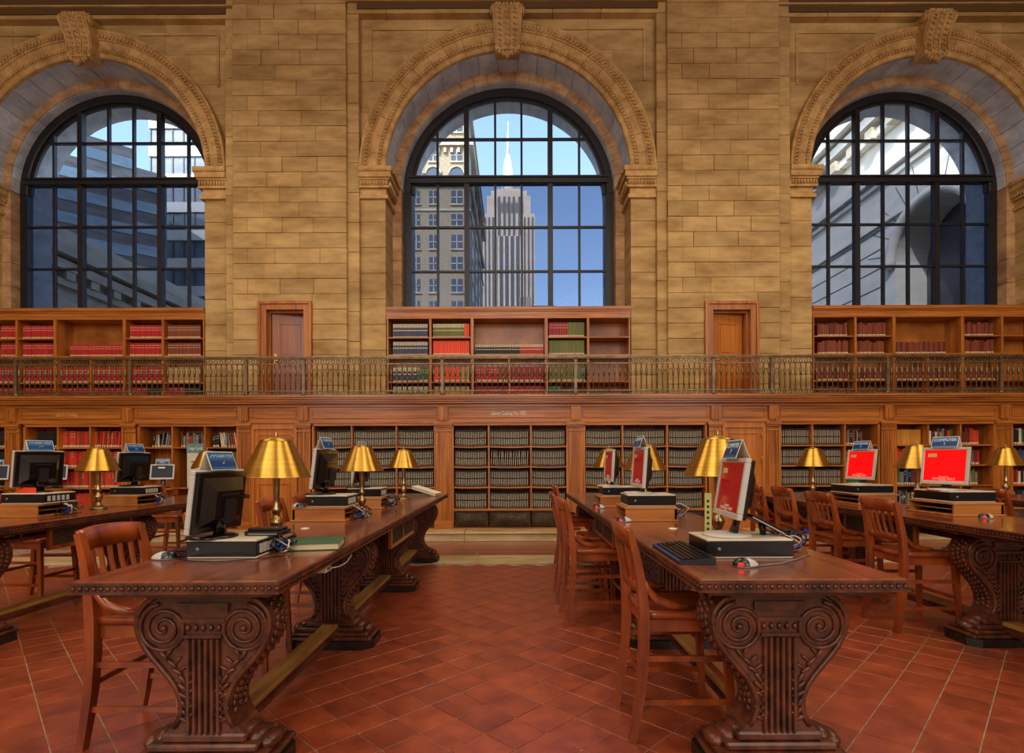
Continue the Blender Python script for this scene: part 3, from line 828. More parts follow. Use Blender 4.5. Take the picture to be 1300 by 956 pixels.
# lower wall: black catalogue volumes -----------------------------------------------------------
YB = ZC + .07
BLK = [('black', 'black', 1.0)]
def cell(key, c, r):
    a, b, cols, zz = CASES[key]
    return cols[c] + .016, cols[c + 1] - .016, zz[r + 1], zz[r] - zz[r + 1]
for key in 'EFG':
    for c in range(3):
        for r in range(4):
            x0, x1, z, hh = cell(key, c, r)
            if key == 'F':
                shelf_books(x0, x1, YB, z + .001, .255, .0272, BLK, 'catalog_volume', 'black catalog volume, %s column, %s shelf under the Library Catalog Pre-1972 lettering' % (('outer', 'middle', 'outer')[c], ('top', 'second', 'third', 'bottom')[r]),
                            'black volumes under the lettering, %s column, %s shelf' % (('outer', 'middle', 'outer')[c], ('top', 'second', 'third', 'bottom')[r]), d=.2, seed=r, sag=.010, lean=(.06 if (c, r) == (1, 1) else 0))
            else:
                shelf_books(x0, x1, YB, z + .001, .255, .0272, BLK, stuff='catalog_volumes', d=.2, seed=r, sag=.010)
for c, r in [(0, 0), (0, 1), (0, 2), (0, 3), (1, 0), (1, 1), (1, 2), (1, 3)]:
    x0, x1, z, hh = cell('H', c, r); shelf_books(x0, x1, YB, z + .001, .255, .0272, BLK, stuff='catalog_volumes', d=.2, seed=r)
for c in range(3):
    for r in range(4):
        x0, x1, z, hh = cell('A', c, r); shelf_books(x0, x1, YB, z + .001, .25, .03, [('black', 'low', 1.0)], stuff='catalog_volumes', d=.2, seed=r)
# B: black then red bound volumes
RED = [('brick', 'low', 0), ('brick', 'low', 0), ('red', 'low', 0), ('brown', 'low', 0), ('brick', 'band', 0)]
for c in range(3):
    for r in range(4):
        x0, x1, z, hh = cell('B', c, r)
        if c == 0:
            if r == 0: shelf_books(x0 + .06, x1, YB + .04, z + .001, .235, .03, [('black', 'low', 1.0)], 'dark_volume', 'dark volume on the top shelf beside the tall red volumes', 'dark volumes left of the red volumes', d=.2)
            elif r == 3: shelf_books(x0, x1, YB + .04, z + .001, .22, .03, [('brown', 'low', 1)], 'brown_volume', 'brown volume on the bottom shelf left of the red volumes', 'brown volumes on the bottom shelf', d=.2)
        else:
            rw = ('top', 'second', 'third', 'bottom')[r]
            shelf_books(x0, x1, YB, z + .001, .25, .032, RED, 'red_volume', 'orange-red volume on the %s shelf under the gold Library Catalog lettering' % rw,
                        'red volumes, %s shelf' % rw, d=.2, hv=.04, tv=.15, seed=r + c, lean=(.08 if c == 2 and r == 0 else 0))
MIXG = [('grey', 'low', 0), ('black', 'low', 0), ('cream', 'low', 0), ('brown', 'low', 0), ('grey', 'band', 0), ('black', 'band', 0)]
MIXC = MIXG + [('red', 'low', 0), ('green', 'low', 0), ('blue', 'low', 0), ('navy', 'low', 0), ('cream', 'plain', 0), ('orange', 'low', 0), ('wine', 'low', 0), ('olive', 'low', 0)]
for c in range(3):
    x0, x1, z, hh = cell('C', c, 0)
    shelf_books(x0 + (.10 if c == 0 else .06 if c == 1 else .03), x1 - .03, YB + .03, z + .001, .21, .030, [('red', 'band', 0)] + MIXG * 2, 'reference_book', 'slim reference book on the shelf above the copy card sign',
                'leaning books above the small screen', d=.18, hv=.16, tv=.25, lean=(.16, .02, -.14)[c], seed=c + 5)
for r in (1, 2, 3):
    x0, x1, z, hh = cell('C', 2, r)
    shelf_books(x0, x1, YB + .03, z + .001, .235, .033, [('olive', 'low', 1.0)], 'olive_volume', 'olive volume on a shelf beside the copy card sign, behind the lamp', 'olive volumes beside the copy card sign', d=.18, seed=r)
# H third column, I and J: mixed
x0, x1, z, hh = cell('H', 2, 0); shelf_books(x0, x1 - .10, YB + .03, z + .001, .23, .032, MIXG + [('orange', 'low', 0), ('red', 'low', 0)], 'reference_book', 'mixed reference book on the top shelf beside the black volumes', 'mixed books at the end of the black volumes', d=.18, hv=.14, tv=.2, seed=1)
x0, x1, z, hh = cell('H', 2, 1); shelf_books(x0, x1 - .12, YB + .03, z + .001, .22, .033, MIXG + [('red', 'low', 0), ('blue', 'low', 0)], 'reference_book', 'leaning reference book directly above the row of green volumes', 'leaning books above the green volumes', d=.18, hv=.12, tv=.2, lean=-.2, seed=2)
x0, x1, z, hh = cell('H', 2, 2); shelf_books(x0, x1 - .12, YB + .02, z + .001, .24, .032, [('green', 'low', 1.0)], 'green_volume', 'green volume in the matching row behind the smaller red screen', 'green volumes behind the red screen', d=.18, seed=3)
specs = {(0, 0): [('navy', 'low', .1), ('mustard', 'plain', .9)], (1, 0): MIXG + MIXC, (2, 0): [('green', 'low', .1), ('black', 'low', .2), ('wine', 'low', .25), ('brick', 'low', .45)],
         (0, 1): [('orange', 'low', .4), ('brown', 'low', .6)], (1, 1): [('wine', 'low', 1)], (2, 1): MIXC, (0, 2): MIXC, (1, 2): MIXG, (2, 2): MIXC, (0, 3): MIXC, (1, 3): MIXG, (2, 3): MIXC}
cn = ('first', 'middle', 'last'); rn = ('top', 'second', 'third', 'bottom')
for (c, r), sp in specs.items():
    x0, x1, z, hh = cell('I', c, r)
    shelf_books(x0, x1 - (.10 if c == 2 else 0), YB + .03, z + .001, .235, .034, sp, 'reference_book', 'reference book in the %s column, %s shelf of the bookcase behind the large red screen' % (cn[c], rn[r]),
                'coloured books, %s column, %s shelf' % (cn[c], rn[r]), d=.18, hv=.14 if sp is not specs[0, 0] else .02, tv=.2 if sp is not specs[0, 0] else 0, seed=c * 4 + r)
for c in range(1):
    for r in range(4):
        x0, x1, z, hh = cell('J', c, r)
        shelf_books(x0, x1, YB + .03, z + .001, .235, .034, MIXC if r != 1 else [('blue', 'low', 0), ('navy', 'low', 0)], 'reference_book', 'reference book on the %s shelf of the bookcase behind the furthest lamp' % rn[r], 'books behind the furthest lamp, %s shelf' % rn[r], d=.18, hv=.12, tv=.2, seed=r + 77)

# ------------------------------------------------------------------ gallery bookcases in the window alcoves
UX = lambda x: WX(x, ZA - .03)
UCOLS = [[(-24, 20), (25, 68), (75, 156), (162, 206), (210, 254)], [(498, 545), (549, 597), (603, 691), (697, 745), (749, 796)], [(1040, 1084), (1088, 1132), (1138, 1219), (1225, 1270), (1274, 1316)]]
ULAB = ['gallery bookcase of matching red volumes beneath the window with the glass tower', 'gallery bookcase with an empty end column beneath the window showing the tall spire', 'gallery bookcase of brown leather volumes beneath the window facing the white wing']
ZU = ZA - .03; UT = WH(390, ZU); UI = WH(405, ZU); US = [WH(427.5, ZU), WH(450, ZU), WH(484, ZU), BAL + .06]
for bi, (cx, s) in enumerate(BAYS):
    hw = R_IN * s - .006
    t = thing('gallery_bookcase', ULAB[bi], 'bookcase', (cx, ZU, BAL)); z_ = lambda z: z - BAL
    D = .34; DD = .52
    MB().box(-hw, hw, -.05, D, z_(UT) - .05, z_(UT)).box(-hw, hw, -.03, D, z_(UT) - .075, z_(UT) - .05).box(-hw, hw, -.012, D, z_(UI) + .01, z_(UT) - .075).build('cornice', 'wood_case_h', t)
    MB().box(-hw, hw, D - .002, D + .02, 0, z_(UT) - .02).build('back_panel', 'wood_case', t)
    MB().box(-hw, hw, -.012, D, 0, .06).build('base', 'wood_case_h', t)
    cols = UCOLS[bi]; es = [-hw] + [((UX(a[1]) + UX(b[0])) / 2 - cx) for a, b in zip(cols, cols[1:])] + [hw]
    for k, e in enumerate(es):
        w = .03 if 0 < k < 5 else .02
        if k in (2, 3): w = .045
        e2 = e + (.02 if k == 0 else -.02 if k == 5 else 0)
        MB().box(e2 - w / 2, e2 + w / 2, -.01, D, .06, z_(UI) + .011).build('upright', 'wood_case_v', t)
        if 0 < k < 5: MB().box(e2 - w / 2 - .004, e2 + w / 2 + .004, -.016, -.008, .06, z_(UI)).build('stile', 'wood_case_v', t)
    for k in range(5):
        for r, zz in enumerate(US[:3]):
            if k == 2 and r == 0: continue
            MB().box(es[k] + .01, es[k + 1] - .01, -.006, D, z_(zz) - .022, z_(zz)).build('shelf', 'wood_case_h', t)
    m_ = (es[2] + es[3]) / 2
    MB().box(m_ - .015, m_ + .015, -.006, D, .06, z_(US[1]) - .02).build('divider', 'wood_case_v', t)
def ub(bi, k, r, spec, lab, grp, t=.028, h=.225, part=(0, 1), stuff=None, nm=None, **kw):
    nm = nm or {'red': 'red_gallery_volume', 'navy': 'blue_gallery_volume', 'brown': 'leather_gallery_volume', 'wine': 'leather_gallery_volume', 'orange': 'orange_gallery_volume'}.get(spec[0][0], 'gallery_volume')
    a, b = UCOLS[bi][k]; xa, xb = UX(a) + .008, UX(b) - .008; L = xb - xa
    shelf_books(xa + L * part[0], xa + L * part[1], ZU + .05, US[r] + .001, h, t, spec, nm, lab, grp, stuff=stuff, d=.18, seed=bi * 20 + k * 4 + r, **kw)
R_ = [('red', 'band', 1)]
for k, w in ((0, 'end'), (1, 'second'), (3, 'fourth')):
    for r in (0, 1):
        ub(0, k, r, R_, 'red volume in the %s column, %s shelf, of the gallery bookcase of red volumes' % (w, ('top', 'second')[r]), 'red gallery volumes, %s column, %s shelf' % (w, ('top', 'second')[r]), part=(.5 if k == 0 else 0, 1))
ub(0, 2, 1, R_, 'red volume standing in the wide open recess of the gallery bookcase', 'red volumes in the wide recess', part=(.13, 1), h=.20)
for r in (0, 1):
    ub(0, 4, r, [('brown', 'band', 1)], 'brown volume with pale bands beside the red ones, %s shelf of the gallery bookcase' % ('top', 'second')[r], 'brown gallery volumes, %s shelf' % ('top', 'second')[r])
for k in range(5):
    sp = R_ if k < 4 else [('tan', 'band', 1)]
    ub(0, k, 2, sp, '', '', h=.26, stuff='gallery_volumes_behind_railing')
    ub(0, k, 3, R_ if k < 3 else [('red', 'band', .5), ('black', 'band', .5)], '', '', h=.2, stuff='gallery_volumes_behind_railing')
for r in (0, 1):
    ub(1, 0, r, [('navy', 'top', 1)], 'grey-blue volume with white bands, %s shelf of the gallery bookcase' % ('top', 'second')[r], 'grey-blue gallery volumes, %s shelf' % ('top', 'second')[r], h=.235)
ub(1, 1, 0, [('olive', 'top', .86), ('orange', 'plain', .14)], 'volume in the row of olive bindings above the bright orange row', 'olive volumes above the orange row', h=.235)
ub(1, 1, 1, [('orange', 'low', 1)], 'bright orange volume on the second shelf of the gallery bookcase', 'bright orange gallery volumes', h=.245, t=.031)
ub(1, 2, 1, [('black', 'top', .66), ('red', 'top', .34)], 'volume in the wide middle recess, row of white-topped bindings ending in red', 'white-topped volumes in the middle recess', h=.185)
ub(1, 3, 0, [('crimson', 'band', .52), ('olive', 'low', .48)], 'volume on the top shelf where crimson bindings meet olive ones', 'crimson and olive volumes', h=.25, t=.03)
ub(1, 3, 1, [('olive', 'low', 1)], 'olive volume in the full row beside the empty gallery shelves', 'olive gallery volumes, second shelf', h=.245, t=.03)
ub(1, 0, 2, [('navy', 'top', .75), ('green', 'band', .25)], '', '', h=.25, stuff='gallery_volumes_behind_railing')
ub(1, 1, 2, [('orange', 'low', .7), ('tan', 'low', .3)], '', '', h=.25, stuff='gallery_volumes_behind_railing')
ub(1, 2, 2, [('red', 'band', .35), ('brown', 'low', .12), ('crimson', 'low', .53)], '', '', h=.25, stuff='gallery_volumes_behind_railing')
ub(1, 3, 2, [('olive', 'low', .85), ('green', 'band', .15)], '', '', h=.25, stuff='gallery_volumes_behind_railing')
for k, sp in ((0, [('olive', 'top', 1)]), (1, [('tan', 'band', 1)]), (2, [('crimson', 'low', .5), ('red', 'low', .5)]), (3, [('green', 'band', .3)])):
    ub(1, k, 3, sp, '', '', h=.2, stuff='gallery_volumes_behind_railing')
BR = [('brown', 'low', 0), ('brown', 'low', 0), ('brown', 'low', 0), ('wine', 'low', 0)]
for k, w in ((0, 'first'), (1, 'second'), (3, 'fourth')):
    for r in (0, 1):
        ub(2, k, r, BR if k < 3 else [('wine', 'low', 0), ('wine', 'low', 0), ('brown', 'low', 0)], 'brown leather volume in the %s column, %s shelf, of the gallery bookcase of leather volumes' % (w, ('top', 'second')[r]),
           'brown gallery volumes, %s column, %s shelf' % (w, ('top', 'second')[r]), t=.042, h=.22, hv=.12, tv=.15, part=(0, .92))
ub(2, 2, 1, [('brown', 'low', 0), ('wine', 'low', 0), ('brown', 'low', 0)], 'brown leather volume in the wide open recess of the gallery bookcase', 'brown volumes in the wide recess', t=.045, h=.2, part=(0, .84), tv=.15, hv=.06)
for k in range(4):
    ub(2, k, 2, BR, '', '', t=.042, h=.2, hv=.1, stuff='gallery_volumes_behind_railing'); ub(2, k, 3, BR, '', '', t=.042, h=.16, hv=.1, stuff='gallery_volumes_behind_railing')
SL = dict(catalog_volumes='rows of black catalog volumes filling the bookcases on either side', gallery_volumes_behind_railing='rows of bound volumes on the gallery shelves behind the railing')
for k, (b, mats) in STUFF.items():
    tag(b.build(k, mats), SL[k], 'books', kind='stuff')
# ------------------------------------------------------------------ reading tables
ZT = 0.80
TY0, TY1 = 1.93, 6.88; TL = TY1 - TY0; TW = 0.75
PEDY = [2.12, 3.58, 5.10, 6.52]; PT = .15
def ped_half(z):
    pts = [(.0, .27), (.05, .27), (.07, .25), (.09, .24), (.11, .21), (.14, .19), (.16, .155), (.19, .13), (.22, .112), (.26, .10), (.30, .105), (.34, .12), (.38, .145), (.42, .178), (.46, .212), (.50, .242),
           (.54, .262), (.58, .273), (.62, .272), (.65, .258), (.675, .238), (.695, .205), (.71, .19), (.76, .19)]
    for (a, b), (c, d) in zip(pts, pts[1:]):
        if a <= z <= c: return b + (d - b) * (z - a) / (c - a)
    return .19
def make_pedestal():
    L = [.16, .19, .22, .26, .30, .34, .38, .42, .46, .50, .54, .58, .60, .62, .64, .66, .68, .70, .715]
    b = MB(); poly = [(ped_half(z), z) for z in L] + [(-ped_half(z), z) for z in L[::-1]]
    b.prism(poly, 'y', 0, PT)
    ped = b.build('pedestal', 'wood_carved_shaded')
    # rim following the outline on both faces
    rim = MB()
    for y in (-.004, PT + .004):
        for sx in (-1, 1):
            rim.tube([(sx * (ped_half(z) - .014), y, z) for z in L[1:-1]], .011, 6)
    rim.build('rim', 'wood_carved_shaded', ped)
    for y, sy in ((-.004, -1), (PT + .004, 1)):
        for sx in (-1, 1):       # volutes
            vol = MB(); pts = []; cx, cz = sx * .155, .575
            for i in range(46):
                t = i / 45; a = PI * .55 + t * 2 * PI * 2.6; r = .088 * (1 - t) ** .85 + .010
                pts.append((cx - sx * r * math.cos(a), y, cz + r * math.sin(a)))
            vol.tube(pts, [.010 - .004 * i / 45 for i in range(46)], 6)
            vol.blob((cx, y, cz), (.014, .012, .014), n=8, k=5)
            vol.build('volute', 'wood_carved_shaded', ped)
            lf = MB()             # acanthus below the volute
            for i in range(9):
                z = .47 - i * .031; x = max(.082, ped_half(z) - .065 - .006 * (i % 2))
                a = math.radians(35 + 12 * (i % 3))
                lf.blob((0, 0, 0), (.010, .010, .026), n=6, k=4, M=Matrix.Translation((sx * x, y, z)) @ Matrix.Rotation(sx * a, 4, 'Y'))
                lf.blob((0, 0, 0), (.008, .009, .022), n=6, k=4, M=Matrix.Translation((sx * (x - .022), y, z + .012)) @ Matrix.Rotation(-sx * a, 4, 'Y'))
            lf.build('leaf_carving', 'wood_carved_shaded', ped)
        fp = MB()                # fluted centre panel with frieze
        for i in range(6):
            x = -.058 + i * .0232
            fp.prism([(x - .009, y), (x - .005, y + sy * .010), (x + .005, y + sy * .010), (x + .009, y)], 'z', .17, .535)
        fp.box(-.075, .075, min(y, y + sy * .012), max(y, y + sy * .012), .54, .552).box(-.09, .09, min(y, y + sy * .014), max(y, y + sy * .014), .60, .615).box(-.1, .1, min(y, y + sy * .01), max(y, y + sy * .01), .64, .675)
        for i in range(5): fp.blob((-.06 + .03 * i, y, .577), (.011, .010, .014), n=6, k=4)
        fp.build('fluted_panel', 'wood_carved_shaded', ped)
    for sx in (-1, 1):           # leaves carved along the curved edges
        ed = MB()
        for z in [.24 + .028 * i for i in range(16)]:
            for j, yy in enumerate((.035, .075, .115)):
                ed.blob((sx * ped_half(z + (.012 if j == 1 else 0)), yy, z + (.012 if j == 1 else 0)), (.012, .017, .018), n=5, k=4)
        tag(ed.build('leaf_edge', 'wood_carved_shaded', ped), kind='stuff')
    cap = MB()                   # gadrooned cushion under the top
    prof = [(.0, .70), (.20, .70), (.245, .715), (.262, .735), (.262, .752), (.30, .752), (.30, .768), (.0, .768)]
    n = len(prof)
    v = [(-x, -.045, z) if False else (x, -.045, z) for x, z in prof] + [(x, PT + .045, z) for x, z in prof]
    poly2 = [(x, z) for x, z in prof[1:-1]] + [(-x, z) for x, z in prof[1:-1][::-1]]
    cap.prism(poly2, 'y', -.035, PT + .035)
    for i in range(11):
        x = -.24 + .048 * i
        for y in (-.036, PT + .036): cap.blob((x, y, .727), (.019, .016, .024), n=6, k=4)
    cap.build('cushion', 'wood_carved_shaded', ped)
    ft = MB()                    # moulded foot
    for z0, z1, hx, hy in ((.05, .075, .275, .135), (.075, .10, .25, .12), (.10, .13, .215, .10), (.13, .165, .165, .085)):
        ft.cbox(-hx, hx, PT / 2 - hy, PT / 2 + hy, z0, z1, .008)
    for sx in (-1, 1):
        for k in range(3): ft.blob((sx * (.14 + .045 * k), PT / 2, .15 - .02 * k), (.04, .07, .03), n=8, k=5)
    ft.build('foot', 'wood_carved_shaded', ped)
    bs = MB(); o = .06
    bs.prism([(-.29, PT / 2 - .15 + o), (-.29 + o, PT / 2 - .15), (.29 - o, PT / 2 - .15), (.29, PT / 2 - .15 + o), (.29, PT / 2 + .15 - o), (.29 - o, PT / 2 + .15), (-.29 + o, PT / 2 + .15), (-.29, PT / 2 + .15 - o)], 'z', 0, .052)
    bs.build('foot_base', 'black_base', ped)
    return ped
def make_table(label):
    t = thing('reading_table', label, 'table', (0, TY0, 0))
    MB().cbox(-TW / 2 + .006, TW / 2 - .006, .006, TL - .006, ZT - .018, ZT, .004).build('top', 'wood_table', t)
    ed = MB(); h = TW / 2
    for z0, z1, p in ((ZT - .016, ZT - .006, 0), (ZT - .040, ZT - .016, .008), (ZT - .048, ZT - .040, .0)):
        ed.box(-h + p, h - p, p, TL - p, z0, z1)
    ed.build('edge_moulding', 'wood_carved_shaded', t)
    cv = MB()
    n = 30
    for i in range(n):
        x = -h + TW * (i + .5) / n; cv.blob((x, .008, ZT - .028), (.010, .008, .010), n=6, k=3)
    n = int(TL / .026)
    for i in range(n):
        y = TL * (i + .5) / n
        for sx in (-1, 1): cv.blob((sx * (h - .008), y, ZT - .028), (.008, .010, .010), n=5, k=3)
    tag(cv.build('edge_carving', 'wood_carved_shaded', t), kind='stuff')
    MB().box(-h + .06, h - .06, .07, TL - .07, ZT - .075, ZT - .048).build('underframe', 'wood_carved_shaded', t)
    ped = make_pedestal()
    for i, y in enumerate(PEDY):
        p = ped if i == 0 else dup(ped)
        p.parent = t; p.location = (0, y - TY0, 0)
    for i, (a, b) in enumerate(zip(PEDY, PEDY[1:])):
        y0, y1 = a + PT - TY0 - .03, b - TY0 + .03
        MB().cbox(-.05, .05, y0, y1, .125, .15, .003).build('foot_rail', 'wood_plank', t)
        MB().box(-.045, .045, y0, y1, .075, .125).box(-.055, .055, y0, y1, .095, .108).build('rail_moulding', 'wood_carved_shaded', t)
        if i == 1:
            for sx in (-1, 1):     # framed grille panels hung below the top
                X = sx * (h - .075); ya, yb = y0 + .28, y1 - .28; z0, z1 = .575, .745
                fr = MB(); ym = (ya + yb) / 2
                for c0, c1, e0, e1 in ((ya, yb, z1 - .018, z1 + .01), (ya, yb, z0, z0 + .028), (ya, ya + .028, z0 + .028, z1 - .018), (yb - .028, yb, z0 + .028, z1 - .018), (ym - .014, ym + .014, z0 + .028, z1 - .018)):
                    fr.box(X - .012, X + .012, c0, c1, e0, e1)
                fr.build('grille_frame', 'wood_chair', t)
                gr = MB().box(X - .002, X + .002, ya + .02, yb - .02, z0 + .02, z1 - .01, 1)
                for k in range(8): gr.box(X - .006, X + .006, ya + .03, yb - .03, z0 + .032 + k * .016, z0 + .036 + k * .016)
                gr.build('grille', ['bronze', 'dark'], t)
    return t
TX = [-3.72, -1.213, 1.03, 3.25, 5.47]
TLAB = ['long carved wooden reading table standing before the orange-red volumes and gold lettering', 'long carved wooden reading table with a green book lying on it',
        'long carved wooden reading table with a keyboard and a pale green card near its end', 'long carved wooden reading table carrying two bright red screens on wooden stands',
        'long carved wooden reading table behind the large red screen, mostly out of view']
t0 = make_table(TLAB[0]); t0.location.x = TX[0]
tables = [t0]
for x, l in zip(TX[1:], TLAB[1:]):
    tables.append(dup(t0, loc=(x, TY0, 0), label=l))

# ------------------------------------------------------------------ chairs (front towards +x)
SH = .565; CHH = .94
def make_chair():
    t = thing('reading_chair', 'wooden chair', 'chair')
    s = MB(); n = 8; W = .20; D0, D1 = -.19, .20
    top = []; 
    for i in range(n + 1):
        for j in range(n + 1):
            u = -1 + 2 * i / n; w = -1 + 2 * j / n
            x = D0 + (D1 - D0) * i / n; hw = W * (.94 + .06 * i / n)
            z = SH - .012 * (1 - w * w) * (1 - max(0, u) ** 2 * .6) - (.012 * max(0, u) ** 4)
            top.append((x, w * hw, z))
    N = (n + 1) ** 2; v = top + [(x, y, SH - .035) for x, y, z in top]; f = []
    for i in range(n):
        for j in range(n):
            a = i * (n + 1) + j; f.append((a, a + n + 1, a + n + 2, a + 1)); f.append((N + a, N + a + 1, N + a + n + 2, N + a + n + 1))
    for i in range(n):
        for c in ((i, i + 1), (n * (n + 1) + i, n * (n + 1) + i + 1), (i * (n + 1), (i + 1) * (n + 1)), (i * (n + 1) + n, (i + 1) * (n + 1) + n)): f.append((c[0], c[1], N + c[1], N + c[0]))
    s.add(v, f, 0, True).build('seat', 'wood_chair', t)
    MB().box(-.17, .17, -.178, -.16, SH - .09, SH - .033).box(-.17, .17, .16, .178, SH - .09, SH - .033).box(.155, .173, -.17, .17, SH - .09, SH - .033).box(-.18, -.165, -.17, .17, SH - .09, SH - .033).build('apron', 'wood_chair', t)
    for sy in (-1, 1):
        y = sy * .185
        pts = [(-.245, y, 0), (-.225, y, .12), (-.205, y, .26), (-.195, y, .42), (-.195, y, .56), (-.205, y, .68), (-.225, y, .80), (-.255, y, .92)]
        MB().tube(pts, [.021, .024, .026, .028, .029, .026, .022, .018], 4, flat=(1.0, 1.25), smooth=False).build('back_leg', 'wood_chair', t)
        MB().tube([(.165, y * .95, SH - .035), (.175, y, .28), (.19, y * 1.06, 0)], [.026, .023, .018], 4, smooth=False).build('front_leg', 'wood_chair', t)
        MB().tube([(-.20, y, .70), (-.175, y, .655), (-.14, y, .615), (-.08, y, .592), (.0, y * .99, .585)], [.015, .018, .02, .02, .012], 6).build('hip_bracket', 'wood_chair', t)
        for z in (.17, .36): MB().tube([(-.205, y * .98, z), (.178, y * 1.0, z)], .013, 4, flat=(.7, 1.3), smooth=False).build('side_stretcher', 'wood_chair', t)
    for x, z in ((.182, .24), (-.20, .28)): MB().tube([(x, -.19, z), (x, .19, z)], .013, 4, flat=(.7, 1.3), smooth=False).build('cross_stretcher', 'wood_chair', t)
    def bowed(z0, z1, xc, bow, th=.02):
        m = MB(); k = 8; v = []
        for i in range(k + 1):
            w = -1 + 2 * i / k; y = .19 * w
            for (zz, xx) in ((z0, xc[0]), (z1, xc[1])):
                xb = xx - bow * (1 - w * w)
                v += [(xb - th / 2, y, zz + (.012 * (1 - w * w) if zz == z1 else 0)), (xb + th / 2, y, zz + (.012 * (1 - w * w) if zz == z1 else 0))]
        f = []
        for i in range(k):
            a = i * 4; b = a + 4
            f += [(a, b, b + 2, a + 2), (a + 1, a + 3, b + 3, b + 1), (a + 2, b + 2, b + 3, a + 3), (a, a + 1, b + 1, b)]
        f += [(0, 2, 3, 1), (k * 4, k * 4 + 1, k * 4 + 3, k * 4 + 2)]
        return m.add(v, f, 0, True)
    bowed(.845, CHH - .012, (-.235, -.26), .028).build('crest_rail', 'wood_chair', t)
    bowed(.645, .68, (-.20, -.205), .022).build('lower_rail', 'wood_chair', t)
    for i in range(5):
        y = -.12 + .06 * i; w = y / .19
        MB().tube([(-.204 - .022 * (1 - w * w), y, .67), (-.222 - .03 * (1 - w * w), y, .76), (-.238 - .028 * (1 - w * w), y, .855)], .014, 4, flat=(.45, 1.1) if False else (1.0, .45), smooth=False).build('slat', 'wood_chair', t)
    return t
ch0 = make_chair()
CH = [(.755, 2.55, 'slat-back wooden chair drawn up to the keyboard'), (.62, 4.20, 'slat-back wooden chair at the table with the keyboard, second along its side'),
      (.60, 4.82, 'slat-back wooden chair at the table with the keyboard, third along its side'), (.72, 6.22, 'slat-back wooden chair at the keyboard table, close to the book wall'),
      (-1.60, 2.50, 'slat-back wooden chair beside the table corner with the silver mouse'), (-1.62, 3.28, 'slat-back wooden chair behind the brass lamp at the table with the green book'),
      (-1.62, 4.15, 'slat-back wooden chair third along the table with the green book'), (-1.62, 4.80, 'slat-back wooden chair fourth along the table with the green book'),
      (-4.22, 4.82, 'slat-back wooden chair whose legs show beneath the table before the orange-red volumes'), (-4.27, 6.80, 'slat-back wooden chair near the copy card sign and small screen'),
      (2.93, 4.0, 'slat-back wooden chair facing the large red screen'), (2.93, 4.80, 'slat-back wooden chair facing the smaller red screen'),
      (3.0, 5.6, 'slat-back wooden chair beyond the one facing the smaller red screen'), (3.0, 6.22, 'slat-back wooden chair by the book wall behind the oblique red screen'),
      (4.86, 5.28, 'slat-back wooden chair behind the large black computer with the red screen')]
for i, (x, y, l) in enumerate(CH):
    c = ch0 if i == 0 else dup(ch0)
    c.location = (x, y, 0); c.rotation_euler = (0, 0, math.radians((0, 2, -2, 1, 0, 3, -3, 2, 0, 0, -1, 2, 1, -2, 0)[i]))
    tag(c, l, 'chair', 'slat-back chairs around the reading tables')
# ------------------------------------------------------------------ lamps
def make_lamp():
    t = thing('desk_lamp', 'lamp', 'lamp')
    MB().lathe([(.0, 0), (.068, 0), (.07, .008), (.055, .018), (.034, .026), (.022, .042), (.016, .060)], 24, cap=False).build('base', 'brass_old', t)
    MB().lathe([(.014, .055), (.022, .07), (.034, .10), (.034, .115), (.018, .135), (.014, .15), (.022, .16), (.024, .175), (.016, .19), (.014, .22), (.017, .30), (.019, .36), (.012, .40), (.009, .50)], 16).build('stem', 'brass_old', t)
    sh = MB().lathe([(.170, .343), (.124, .436), (.079, .5285)], 40, cap=False)
    sh.lathe([(.1655, .3415), (.172, .3400), (.1735, .3425), (.1705, .3440)], 40, cap=False)
    sh.lathe([(.165, .347), (.121, .437), (.076, .526)], 40, mi=1, cap=False)
    sh.lathe([(.0810, .5288), (.0790, .5310), (.055, .540), (.020, .548), (.006, .550)], 32, cap=False)
    sp = sh.build('shade', ['brass', 'shade_inner'], t)
    MB().lathe([(.003, .548), (.008, .552), (.009, .558), (.004, .564), (.007, .570), (.001, .578)], 12).build('finial', 'brass_old', sp)
    return t
lp0 = make_lamp()
LP = [(-1.235, 2.82, 'brass table lamp with a conical shade right behind the black monitor and green book'), (-1.213, 4.32, 'brass table lamp between two wooden stands on the table with the green book'),
      (-1.213, 5.95, 'brass table lamp at the far end of the table with the green book'), (1.055, 2.82, 'brass table lamp behind the red screen at the keyboard, next to the pale green card'),
      (1.03, 4.30, 'brass table lamp behind the middle computer of the table with the keyboard'), (1.03, 5.92, 'brass table lamp behind the last computer of the table with the keyboard'),
      (-3.72, 4.86, 'brass table lamp before the orange-red volumes, between two black monitors'), (-3.72, 6.58, 'brass table lamp in front of the copy card sign'),
      (3.43, 4.63, 'brass table lamp beside the large red screen'), (3.25, 5.92, 'brass table lamp before the half-black bookcase, beyond the smaller red screen'),
      (5.47, 6.05, 'brass table lamp standing beyond the chair behind the large red screen')]
for i, (x, y, l) in enumerate(LP):
    c = lp0 if i == 0 else dup(lp0)
    c.location = (x, y, ZT); c.rotation_euler = (0, 0, i * 1.1)
    tag(c, l, 'lamp', 'brass lamps on the reading tables')

